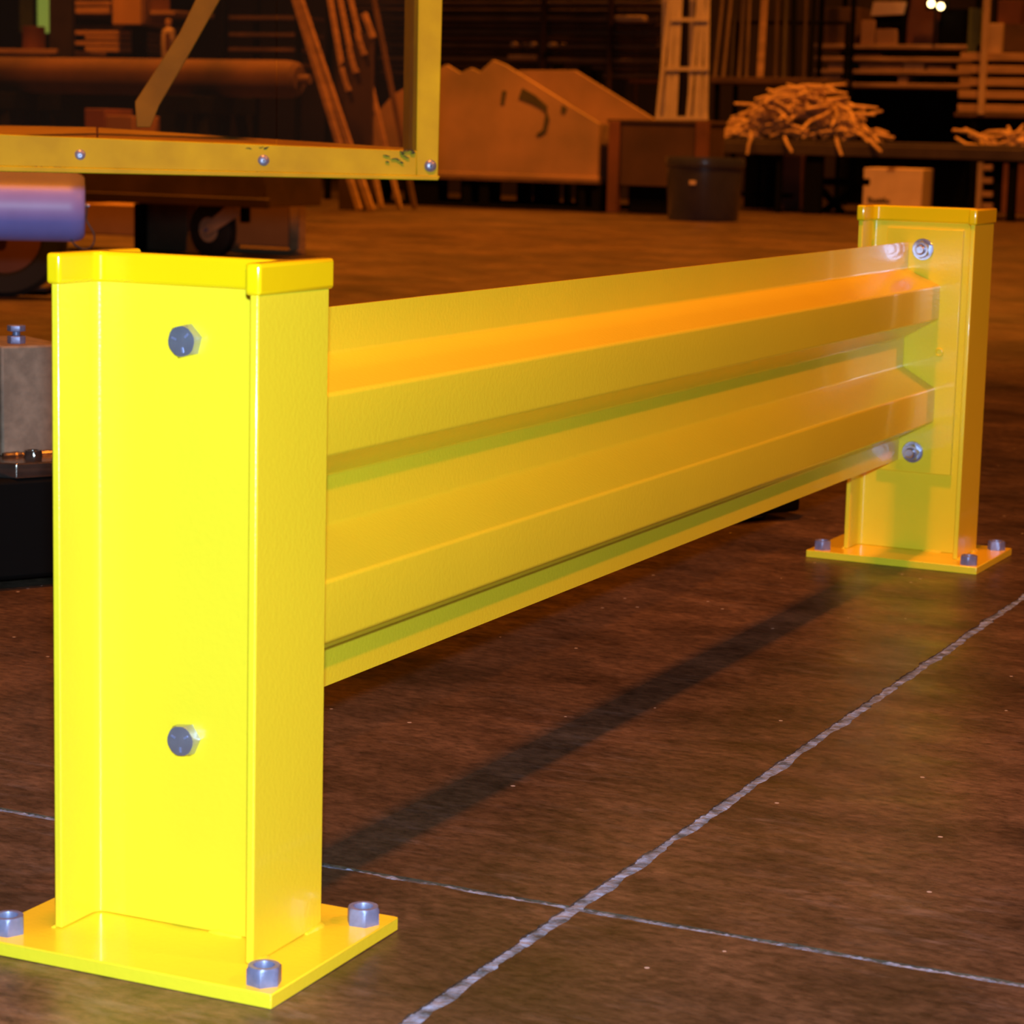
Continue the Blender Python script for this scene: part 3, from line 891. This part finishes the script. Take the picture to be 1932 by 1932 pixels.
for u in (416, 556):
    bgbox('post', u, -110, u + 8, 200, YL + .45, .05, 'black', rkk, org=og, z0=0)
    bgbox('post', u, -110, u + 8, 200, YL + .45, .05, 'black', rkk, org=og, z0=0, yo=.45)

# leaning planks
YP = 12.2
for i, (u0, v0, u1, v1, wpx, dy, m, lab) in enumerate((
        (556, -30, 642, 226, 14, 0, 'wood', 'longest leaning plank, nearest the pane seam'),
        (548, -30, 622, 215, 12, .06, 'wood', 'leaning plank just left of the longest one'),
        (618, -30, 640, 100, 10, .5, 'wood', 'narrow dim plank leaning right of the longest one'),
        (636, -30, 660, 92, 9, .56, 'wood', 'slim plank leaning in the middle of the planks'),
        (655, -30, 676, 60, 9, .62, 'wood', 'slim bright plank leaning right of the middle'),
        (700, -30, 712, 32, 9, .68, 'wood_dark', 'thin dark lath leaning at the right of the planks'))):
    p, q = aty(u0, v0, YP + dy), aty(u1, v1, YP + dy)
    q = q + (q - p) * (q.z / (p.z - q.z)); q.z = .012
    o_ = MB().bar(p, q, wpx * 14.3 / F_PX, .03, up=(0, 1, 0)).build('leaning_plank', m, None, .003)
    tag(o_, lab, 'plank', 'planks leaning behind the clear pane')
osh = (aty(675, 300, YP + .3).x, YP + .3, 0)
bsh = thing('brown_sheet', 'dark red-brown upright sheet with four stepped plank ends nailed to it', 'sheet', osh)
MB().prism([Vector((aty(640, 300, YP + .3).x, YP + .3, 0))] + [aty(u, v, YP + .3) for u, v in ((636, 132), (660, 96), (676, 62), (702, 66))] + [Vector((aty(702, 300, YP + .3).x, YP + .3, 0))], (0, .03, 0)).xf(Matrix.Translation(-Vector(osh))).build('panel', 'rust_dark', bsh, .003)
for (u0, v0, u1, v1, wpx) in ((687, 25, 704, 72, 11), (674, 60, 688, 104, 11), (660, 94, 672, 138, 11), (645, 128, 658, 172, 10)):
    MB().bar(aty(u0, v0, YP + .29), aty(u1, v1, YP + .29), wpx * 14.3 / F_PX, .03, up=(0, 1, 0)).xf(Matrix.Translation(-Vector(osh))).build('plank_end', 'wood', bsh, .003)

# ------------------------------------------------------------------ hopper on its pallet
YH = 13.9
oh = (aty(900, 380, YH).x, YH, 0)
hop = thing('dump_hopper', 'big dusty tan steel hopper with a sloped side, standing on a dark pallet', 'hopper', oh)
hi = Matrix.Translation(-Vector(oh))
hpx = [(668, 331), (668, 262), (742, 178), (842, 122), (868, 138), (888, 128), (905, 136), (930, 113), (952, 122), (1130, 233), (1127, 333)]
front = [aty(u, v, YH) for u, v in hpx]
zpd = aty(900, 334, YH).z
front[0].z = front[-1].z = zpd
MB().prism(front, (0, .04, 0)).xf(hi).build('side_plate', 'hopper', hop, .004)
bpx = [front[0], front[1], aty(742, 178, YH), aty(842, 122, YH), aty(952, 122, YH), front[-2], front[-1]]
MB().prism([p + Vector((0, 1.2, 0)) for p in bpx], (0, .04, 0)).xf(hi).build('side_plate', 'hopper', hop, .004)
def sheet(pa, pb, nm):
    t_ = Vector((0, 0, -.02))
    MB().prism([pa + Vector((0, .04, 0)), pb + Vector((0, .04, 0)), pb + Vector((0, .04, 0)) + t_, pa + Vector((0, .04, 0)) + t_], (0, 1.16, 0)).xf(hi).build(nm, 'hopper', hop)
sheet(aty(1128, 234, YH), front[-1] + Vector((-.03, 0, .02)), 'end_sheet')
sheet(front[0] + Vector((0, 0, .03)), front[-1] + Vector((0, 0, .03)), 'bottom_sheet')
sheet(front[1], aty(742, 180, YH), 'slope_sheet')
# stain streaks on the side plate
stn = [[(985, 166), (1010, 180), (1016, 186), (1032, 200), (1030, 214), (1022, 206), (1004, 196), (978, 186)],
       [(1030, 205), (1036, 225), (1030, 250), (1016, 258), (1011, 254), (1024, 244), (1028, 222)],
       [(948, 170), (955, 172), (950, 198), (944, 196)], [(1060, 198), (1070, 204), (1064, 216), (1058, 210)]]
for px in stn:
    MB().prism([aty(u, v, YH - .006) for u, v in px], (0, .008, 0)).xf(hi).build('stain_patch', 'stain', hop)
bgbox('bottom_angle', 666, 326, 1128, 334, YH - .015, .03, 'hopper', hop, org=oh, z0=zpd)
# pallet
zpd = aty(900, 334, YH).z
pal = thing('hopper_pallet', 'dark heavy timber pallet under the tan hopper', 'pallet', oh)
for k, yk in enumerate((0, .32, .64, .96)):
    x0, x1, _, _ = pxbox(660, 334, 1130, 340, YH)
    MB().box((x0 - oh[0], yk - .02, zpd - .022), (x1 - oh[0], yk + .24, zpd - .002)).build('deck_board', 'wood_dark', pal, .003)
blocks = ((666, 688), (703, 722), (762, 826), (872, 888), (904, 922), (1092, 1104), (1116, 1132))
for u0, u1 in blocks:
    x0, x1, _, _ = pxbox(u0, 340, u1, 370, YH)
    for yk in (0.0, .9):
        MB().box((x0 - oh[0], yk, .028), (x1 - oh[0], yk + .14, zpd - .022)).build('block', 'black', pal, .003)
for yk in (-.01, .9):
    x0, x1, _, _ = pxbox(664, 370, 1132, 380, YH)
    MB().box((x0 - oh[0], yk, 0), (x1 - oh[0], yk + .15, .028)).build('bottom_board', 'black', pal, .003)
# dark things standing behind the hopper's slope
for i, (u, w_, v) in enumerate(((1040, 14, 118), (1066, 10, 128), (1088, 18, 122), (1112, 16, 130))):
    o_ = bgbox('dark_post', u, v, u + w_, 330, YH + 1.6 + .1 * i, .08, 'black', None, z0=0)
    tag(o_, 'black upright bar standing behind the sloped side of the hopper', 'bar', 'black bars behind the hopper')

# red-brown bin right of the hopper
YBN = 13.9
ob = (aty(1230, 390, YBN).x, YBN, 0)
bn = thing('steel_bin', 'dark red-brown steel bin between the hopper and the blue-grey tub', 'bin', ob)
bgbox('front_wall', 1148, 232, 1328, 352, YBN, .03, 'rust_dark', bn, org=ob)
bgbox('corner_post', 1146, 228, 1166, 400, YBN - .02, .06, 'rust', bn, org=ob, z0=0)
bgbox('corner_post', 1310, 228, 1332, 400, YBN - .02, .06, 'rust', bn, org=ob, z0=0)
bgbox('side_wall', 1323, 232, 1328, 352, YBN, .33, 'rust_dark', bn, org=ob, yo=.03)
bgbox('side_wall', 1148, 232, 1153, 352, YBN, .33, 'rust_dark', bn, org=ob, yo=.03)
bgbox('rear_wall', 1148, 232, 1328, 352, YBN, .03, 'rust_dark', bn, org=ob, yo=.36)
bgbox('lid', 1145, 226, 1332, 233, YBN - .01, .41, 'rust_dark', bn, org=ob)
bgbox('skid', 1180, 352, 1300, 400, YBN, .3, 'black', bn, org=ob, z0=0, yo=.05)

# tall pale slatted stand on the bin
YT = YBN + .12
zlid = pxbox(1138, 226, 1332, 233, YBN)[3]
ot = (aty(1288, 228, YT).x, YT, zlid)
tw = thing('slatted_stand', 'tall off-white stand of flaring slats and three rungs, on the red-brown bin', 'stand', ot)
def spt(u, v, dy): 
    p = aty(u, v, YT + dy); return p - Vector(ot)
for dy, cols in ((0, ((1264, 1240, 7), (1272, 1257, 9), (1282, 1271, 12), (1319, 1298, 8), (1328, 1313, 11), (1335, 1331, 9))), (.16, ((1254, 1250, 9), (1264, 1264, 10), (1306, 1302, 9), (1318, 1322, 10)))):
    for ut, ub, w_ in cols:
        p, q = spt(ut + (ut - ub) * .4, -90, dy), spt(ub, 224, dy)
        q.z = max(q.z, .004)
        MB().bar(p, q, w_ * 16 / F_PX, .012, up=(0, 1, 0)).build('slat', 'white_paint', tw)
for v, ua, ub in ((37, 1266, 1336), (130, 1256, 1337), (223, 1237, 1336)):
    MB().bar(spt(ua, v, -.012), spt(ub, v, -.012), .014, 7 * 16 / F_PX).build('rung', 'white_paint', tw)
    MB().bar(spt(ua + 8, v, .17), spt(ub - 4, v, .17), .014, 6 * 16 / F_PX).build('rung', 'white_paint', tw)

# ------------------------------------------------------------------ blue-grey tub
bc = floor_at(1326, 416)
tr2, th2 = 78 * 14.7 / F_PX, .0
zrim = aty(1326, 297, bc.y).z
tb = thing('round_tub', 'round slate-blue plastic tub with a rolled rim on the floor before the bin', 'tub', (bc.x, bc.y, 0))
MB().lathe([(0, 0), (tr2 * .86, 0), (tr2 * .88, .01), (tr2 * .97, zrim * .86), (tr2 * .93, zrim * .86), (tr2 * .84, .02), (0, .02)], n=48).build('body', 'tub', tb, smooth=True)
MB().lathe([(tr2 * .955, zrim * .84), (tr2 * 1.0, zrim * .86), (tr2 * 1.02, zrim * .93), (tr2 * 1.0, zrim), (tr2 * .95, zrim), (tr2 * .93, zrim * .9)], n=48).build('rim', 'tub', tb, smooth=True)
bgl = aty(1305, 345, bc.y - tr2); MB().box((bgl.x - bc.x - .018, -tr2 * .985, bgl.z - .012), (bgl.x - bc.x + .022, -tr2 * .90, bgl.z + .012)).build('sticker', 'carton', tb, .002)

# ------------------------------------------------------------------ long dark bench with sticks
YBE = 15.2
obn = (aty(1540, 400, YBE).x, YBE, 0)
be = thing('work_bench', 'long low dark steel bench carrying the tangled sticks', 'bench', obn)
zbt = aty(1500, 264, YBE).z
xb0, xb1 = aty(1336, 270, YBE).x - obn[0], aty(2050, 280, YBE).x - obn[0]
MB().box((xb0, 0, zbt - .03), (xb1, .95, zbt)).build('bench_top', 'dark_steel', be, .004)
MB().box((xb0, -.012, zbt - .105), (xb1, .03, zbt - .025)).build('front_apron', 'dark_steel', be, .004)
for u0, u1 in ((1344, 1356), (1462, 1470), (1516, 1548), (1900, 1915)):
    x0, x1 = aty(u0, 340, YBE).x - obn[0], aty(u1, 340, YBE).x - obn[0]
    MB().box((x0, .02, 0), (x1, .08, zbt - .03)).build('leg', 'black', be, .003)
    if u0 not in (1462, 1516): MB().box((x0, .85, 0), (x1, .91, zbt - .03)).build('leg', 'black', be, .003)
MB().box((xb0, .4, .10), (xb0 + .5, .5, .13)).build('lower_rail', 'black', be, .003)
o_ = bgbox('black_cabinet', 1404, 292, 1462, 405, YBE + 1.0, .5, 'black', None, z0=0); tag(o_, 'black cabinet behind the bench, right of the round tub', 'cabinet')
o_ = bgbox('kraft_carton', 1466, 292, 1512, 330, YBE + .98, .3, 'rust', None, z0=0); tag(o_, 'dim red-brown carton behind the bench legs', 'carton')
# scissor-legged stool under the bench
hs = thing('folding_stool', 'black folding stool with crossed legs under the bench', 'stool', (aty(1560, 400, YBE + .3).x, YBE + .3, 0))
oq = Vector(hs.location)
def hp_(u, v, dy=0.0): return aty(u, v, YBE + .3 + dy) - oq
for dy in (0, .3):
    MB().bar(hp_(1545, 404, dy), hp_(1622, 352, dy), .05, .03, up=(0, 1, 0)).build('leg', 'black', hs, .003)
    MB().bar(hp_(1545, 352, dy), hp_(1590, 402, dy), .05, .03, up=(0, 1, 0)).build('leg', 'black', hs, .003)
MB().bar(hp_(1538, 342, .15), hp_(1628, 344, .15), .36, .05).build('seat', 'black', hs, .006)
MB().bar(hp_(1480, 402, .0), hp_(1612, 404, .0), .05, .03).build('foot_bar', 'black', hs, .003)

def stick_pile(n, uc0, uc1, vtop, seed, label, group, lmin, lmax, droop):
    rnd = random.Random(seed)
    meshes = []
    for k in range(6):
        l_ = lmin + (lmax - lmin) * k / 5
        bend = rnd.uniform(-.05, .05)
        pts = [(-l_ / 2, 0, 0), (-l_ * .2, bend * .5, bend), (l_ * .2, bend * .6, bend), (l_ / 2, 0, 0)]
        o = MB().tube(pts, [.010, .013, .013, .009], 7).build('stick', 'stick', None, smooth=True)
        meshes.append(o)
    for k in range(n):
        o = meshes[k] if k < 6 else link_copy(meshes[k % 6])
        fr = k / n
        u = rnd.uniform(uc0, uc1)
        e = 1 - abs((u - (uc0 + uc1) / 2) / ((uc1 - uc0) / 2)) ** 2.5
        zmax = aty(u, vtop, YBE + .3).z - zbt
        h = .018 + max(.02, zmax * e) * (fr if fr < 1 else 1)
        p = aty(u, 250, YBE + .1 + rnd.uniform(-.02, .45))
        o.location = (p.x, p.y, zbt + h)
        o.rotation_euler = (rnd.uniform(-.3, .3), rnd.uniform(-.5, .5) * (0.25 if fr < .15 else 1), rnd.gauss(0, .65))
        tag(o, label, 'stick', group)
stick_pile(130, 1392, 1640, 178, 5, 'short pale stick in the tangled pile on the dark bench', 'sticks piled on the bench', .22, .46, True)
stick_pile(22, 1836, 1960, 258, 9, 'pale stick in the small heap at the right end of the bench', 'sticks at the bench end', .2, .42, False)
# the drooping ends over the front edge
rnd = random.Random(4)
proto = MB().tube([(0, 0, 0), (.01, -.01, -.06), (.03, -.015, -.13)], [.012, .013, .010], 7).build('stick', 'stick', None, smooth=True)
for k, u in enumerate((1480, 1578, 1640, 1418)):
    o = proto if k == 0 else link_copy(proto)
    p = aty(u, 268, YBE - .02)
    o.location = (p.x, YBE - .03, zbt + .02); o.rotation_euler = (0, rnd.uniform(-.7, .5), rnd.uniform(-.3, .3))
    tag(o, 'pale stick end hanging over the front edge of the bench', 'stick', 'sticks hanging over the bench edge')

# ------------------------------------------------------------------ white carton, notched post, rusty panel behind the bench
YX = 16.7
x0, x1, _, zt_ = pxbox(1630, 318, 1738, 392, YX)
ocx = ((x0 + x1) / 2, YX, 0)
ctn = thing('white_carton', 'off-white carton with smeared black print on the floor behind the far post', 'carton', ocx, rr_(7))
hw = (x1 - x0) / 2
MB().box((-hw, 0, 0), (hw, .55, zt_)).build('box', 'carton', ctn, .006)
MB().box((-hw * .2, -.004, zt_ - .02), (hw * .05, .55, zt_ + .003)).build('tape', 'carton_brown', ctn)
rnd = random.Random(8)
xk = -hw * .82
for k in range(9):
    w_ = rnd.uniform(.012, .022); h_ = rnd.uniform(.022, .05)
    zb_ = .055 + (.02 if k in (0, 4, 8) else 0) * 0
    MB().box((xk, -.003, zb_), (xk + w_, .001, zb_ + h_)).build('print_mark', 'print', ctn)
    xk += w_ + .004
YE_ = 17.3
oe = (aty(1848, 390, YE_).x, YE_, 0)
ep = thing('notched_post', 'pale notched upright with short pegs right of the white carton', 'post', oe)
bgbox('upright', 1842, 306, 1852, 395, YE_, .05, 'wood_pale', ep, org=oe, z0=0)
for v in (316, 340, 366, 388):
    bgbox('peg', 1852, v - 5, 1872, v + 6, YE_ + .01, .04, 'wood', ep, org=oe)
o_ = bgbox('rusty_panel', 1891, 310, 1990, 388, YE_ - .2, .04, 'rust', None, z0=0); tag(o_, 'red rusty sheet panel at the right picture edge under the bench', 'panel')

# ------------------------------------------------------------------ shelf rack at the right with boards, cartons and lamps
YK = 17.6
ok_ = (aty(1700, 160, YK).x, YK, 0)
rk = thing('board_rack', 'wide low rack with four pale shelf boards at the right', 'rack', ok_)
lev = []
for v in (84, 108, 132, 157):
    o_ = bgbox('shelf_board', 1536, v, 1838, v + 8, YK, .6, 'wood', rk, org=ok_)
    lev.append(pxbox(1536, v, 1838, v + 8, YK)[3])
for u in (1540, 1600, 1834):
    bgbox('post', u, -110, u + 7, 380, YK - .03, .05, 'black', rk, org=ok_, z0=0)
    bgbox('post', u, -110, u + 7, 380, YK - .03, .05, 'black', rk, org=ok_, z0=0, yo=.61)
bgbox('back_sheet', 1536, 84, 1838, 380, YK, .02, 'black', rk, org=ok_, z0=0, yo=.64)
pk = 0
for (u0, u1, lv, hh, m, lab) in ((1620, 1700, 2, .045, 'wood', 'medium plank on the second shelf of the board rack'), (1702, 1742, 2, .055, 'wood_pale', 'brightest short plank on the second shelf of the board rack'),
                                 (1560, 1598, 2, .05, 'wood', 'plank at the left end of the second shelf of the board rack'), (1748, 1792, 2, .035, 'wood', 'thin plank right on the second shelf of the board rack'),
                                 (1550, 1584, 3, .06, 'wood', 'plank at the left end of the lowest shelf of the board rack'), (1694, 1712, 3, .055, 'wood', 'small block in the middle of the lowest shelf of the board rack'),
                                 (1742, 1786, 3, .05, 'black', 'black case on the lowest shelf of the board rack'), (1610, 1660, 1, .03, 'wood_dark', 'dark plank on the third shelf of the board rack')):
    x0, x1 = aty(u0, 130, YK).x, aty(u1, 130, YK).x
    o_ = MB().box((x0, YK + .02, lev[lv]), (x1, YK + .4, lev[lv] + hh)).build('short_plank' if m != 'black' else 'tool_case', m, None, .003)
    tag(o_, lab, 'plank' if m != 'black' else 'case')
# things on the top shelf
zt0 = lev[0]
def topbox(name, u0, v0, u1, m, lab, cat, dy=.3, y=.05, rot=None):
    x0, x1, _, zt_ = pxbox(u0, v0, u1, 84, YK + y)
    o_ = MB().box((x0, YK + y, zt0), (x1, YK + y + dy, zt_)).build(name, m, None, .004)
    return tag(o_, lab, cat)
topbox('kraft_carton', 1624, 38, 1650, 'carton_brown', 'upright brown carton below the tilted open carton', 'carton')
topbox('kraft_carton', 1652, 55, 1690, 'carton_brown', 'low brown carton under the dark tilted carton', 'carton')
topbox('kraft_carton', 1712, -30, 1770, 'rust', 'tall reddish carton under the two glowing bulbs', 'carton', .25, .12)
topbox('dark_monitor', 1772, 16, 1820, 'black', 'black boxy monitor right of the reddish carton', 'monitor', .3)
topbox('olive_box', 1556, 14, 1618, 'wood_dark', 'dim brown box at the left end of the top shelf', 'box', .4, .15)
tcx = aty(1675, 16, YK + .2)
oc = thing('open_carton', 'pale tilted carton with its shaded body coloured black on top of the low carton', 'carton', (tcx.x, tcx.y, zt0))
def tq(u, v, dy): return aty(u, v, YK + .05 + dy) - Vector((tcx.x, tcx.y, zt0))
MB().prism([tq(1642, 30, 0), tq(1648, 3, 0), tq(1708, 4, 0), tq(1702, 27, 0)], (0, .3, 0)).build('lit_flap', 'carton', oc, .003)
MB().prism([tq(1648, 31, .02), tq(1704, 28, .02), tq(1700, 50, .02), tq(1662, 56, .02), tq(1652, 62, .02)], (0, .28, 0)).build('shaded_body', 'black', oc, .003)  # shade under the flap is put into the colour: carton body in black
MB().prism([tq(1694, 28, .05), tq(1712, -6, .05), tq(1718, -4, .05), tq(1704, 84, .05), tq(1696, 84, .05)], (0, .2, 0)).build('prop', 'black', oc, .003)
# two glowing bulbs on a bracket
lb = thing('twin_bulb_lamp', 'two small glowing bulbs on a bracket above the reddish carton', 'lamp', tuple(aty(1764, 12, YK - .06)))
for (u, v) in ((1757, 7), (1775, 12)):
    c = aty(u, v, YK - .06) - Vector(lb.location)
    prof = [(.0001, -.026)] + [(.026 * math.sin(math.pi * k / 10), -.026 * math.cos(math.pi * k / 10)) for k in range(1, 10)] + [(.0001, .026)]
    MB().lathe(prof, c, 20).build('bulb', 'bulb', lb, smooth=True)
    MB().tube([c + Vector((0, .02, 0)), c + Vector((0, .06, 0))], .014, 14).build('socket', 'black', lb, smooth=True)
c1 = aty(1757, 7, YK) - Vector(lb.location)
MB().box((c1.x - .04, .055, c1.z - .05), (c1.x + .14, .075, c1.z + .03)).build('bracket', 'black', lb, .002)
MB().box((c1.x + .03, .05, zt0 - lb.location.z), (c1.x + .05, .07, c1.z)).build('bracket_post', 'black', lb, .002)

# second rack: slatted crates with a pale post
YK2 = 17.0
o2 = (aty(1860, 200, YK2).x, YK2, 0)
r2 = thing('slatted_rack', 'slatted timber rack with a pale post at the right edge', 'rack', o2)
for v, u0 in ((98, 1812), (122, 1806), (146, 1810), (170, 1808), (196, 1806), (218, 1804)):
    if v == 218: continue
    bgbox('slat', u0, v + 2, 2010, v + 17, YK2, .03, 'wood', r2, org=o2)
bgbox('post', 1852, -90, 1864, 216, YK2 - .03, .04, 'wood_pale', r2, org=o2)
bgbox('post', 1838, 84, 1846, 260, YK2 + .03, .05, 'black', r2, org=o2, z0=0)
bgbox('post', 1984, -90, 1996, 260, YK2 + .03, .05, 'black', r2, org=o2, z0=0)
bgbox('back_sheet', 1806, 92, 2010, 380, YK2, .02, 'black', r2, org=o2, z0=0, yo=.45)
bgbox('base_board', 1800, 214, 2010, 222, YK2, .45, 'wood_dark', r2, org=o2)
o_ = bgbox('pale_sack', 1864, 44, 1890, 100, YK2 + .04, .2, 'wood_pale', None); tag(o_, 'pale upright sack beside the pale rack post', 'sack')
o_ = bgbox('green_bag', 1826, 16, 1846, 100, YK2 + .06, .2, 'green_bag', None); tag(o_, 'dull green bag left of the pale rack post', 'bag')
o_ = bgbox('red_case', 1882, 0, 1926, 46, YK2 + .1, .3, 'rust', None); tag(o_, 'dark red case on the slatted rack at the top right corner', 'case')
o_ = bgbox('red_case', 1884, 46, 1990, 100, YK2 + .1, .3, 'wood_dark', None); tag(o_, 'dim brown case carrying the dark red case', 'case')

# ------------------------------------------------------------------ pipe rack in the middle, standing pipes right of it
YQ = 16.6
oq2 = (aty(1040, 120, YQ).x, YQ, 0)
pr_ = thing('pipe_rack', 'dark steel rack holding long horizontal pipes behind the hopper', 'rack', oq2)
for u in (700, 1018, 1144, 1250):
    bgbox('post', u, -110, u + 6, 330, YQ - .05, .06, 'rust_dark', pr_, org=oq2, z0=0)
    bgbox('post', u, -110, u + 6, 330, YQ - .05, .06, 'rust_dark', pr_, org=oq2, z0=0, yo=.55)
vlev = [-8, 6, 20, 34, 47, 60, 73, 86, 99, 113, 126, 140]
for i, v in enumerate(vlev):
    x0, x1 = aty(640, v, YQ).x, aty(1236 + (i * 37) % 22, v, YQ).x
    zc_ = aty(1018, v, YQ).z
    for u in (700, 1018, 1144):
        bgbox('arm', u, v + 4, u + 6, v + 7, YQ - .02, .5, 'rust_dark', pr_, org=oq2)
    o_ = MB().tube([(x0, YQ + .04 + .03 * (i % 3), zc_), (x1, YQ + .04 + .03 * (i % 3), zc_)], .018 if i % 3 else .022, 10).build('steel_pipe', 'pipe' if i % 2 else 'wood_dark', None, smooth=True)
    tag(o_, 'long dark pipe lying level on the pipe rack behind the hopper', 'pipe', 'pipes on the pipe rack')
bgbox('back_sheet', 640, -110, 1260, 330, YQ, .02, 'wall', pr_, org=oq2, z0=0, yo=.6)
for k, u in enumerate((967, 1003, 1038)):
    p = aty(u, 84, YQ - .08)
    o_ = MB().tube([p, p + Vector((0, .3, 0))], .020, 12).build('pipe_stub', 'wood_pale', None, smooth=True)
    tag(o_, 'pale round stub end, %s of the three stubs above the hopper' % ('leftmost', 'middle', 'rightmost')[k], 'stub')
for (u0, v0, u1, v1, m, lab) in ((958, 104, 1008, 112, 'wood', 'bright orange block on the pipe rack just above the hopper peak'), (1186, 150, 1242, 157, 'rust', 'red-brown strip on the pipe rack left of the pale stand'), (1160, 29, 1214, 41, 'wood_pale', 'pale oval-ended block high on the pipe rack')):
    o_ = bgbox('rack_block', u0, v0, u1, v1, YQ - .09, .2, m, None, bev=.012 if v0 == 29 else .003); tag(o_, lab, 'block')
# standing pipes
YZ = 16.2
oz = (aty(1440, 150, YZ).x, YZ, 0)
zr = thing('pipe_stand', 'dark shelf stand holding upright pipes left of the board rack', 'stand', oz)
bgbox('shelf', 1340, 146, 1556, 158, YZ - .05, .6, 'wood_dark', zr, org=oz)
bgbox('post', 1345, 158, 1352, 330, YZ, .05, 'black', zr, org=oz, z0=0)
bgbox('post', 1545, 158, 1552, 330, YZ, .05, 'black', zr, org=oz, z0=0)
bgbox('back_rail', 1340, 34, 1556, 40, YZ, .05, 'black', zr, org=oz, yo=.45)
bgbox('back_rail_post', 1340, 34, 1346, 330, YZ, .05, 'black', zr, org=oz, z0=0, yo=.5)
bgbox('back_rail_post', 1550, 34, 1556, 330, YZ, .05, 'black', zr, org=oz, z0=0, yo=.5)
zsf = pxbox(1340, 146, 1556, 158, YZ - .05)[3]
for i, (ub, ut, r_, m) in enumerate(((1348, 1372, .014, 'pipe'), (1364, 1388, .016, 'pipe'), (1380, 1394, .012, 'dark_steel'), (1394, 1410, .018, 'pipe'), (1408, 1418, .012, 'pipe'), (1462, 1470, .016, 'rust_dark'),
                                     (1478, 1486, .02, 'dark_steel'), (1496, 1500, .022, 'black'), (1516, 1524, .014, 'rust_dark'), (1528, 1542, .018, 'black'))):
    p, q = aty(ub, 146, YZ + .1), aty(ut, -90, YZ + .35)
    p.z = zsf
    o_ = MB().tube([p, q], r_, 10).build('standing_pipe', m, None, smooth=True)
    tag(o_, 'dark pipe standing upright on the shelf stand', 'pipe', 'upright pipes on the shelf stand')
p, q = aty(1434, 141, YZ), aty(1448, -90, YZ + .2); p.z = zsf
o_ = MB().bar(p, q, .05, .025, up=(0, 1, 0)).build('standing_plank', 'wood', None, .003); tag(o_, 'bright orange-brown plank standing among the dark upright pipes', 'plank')
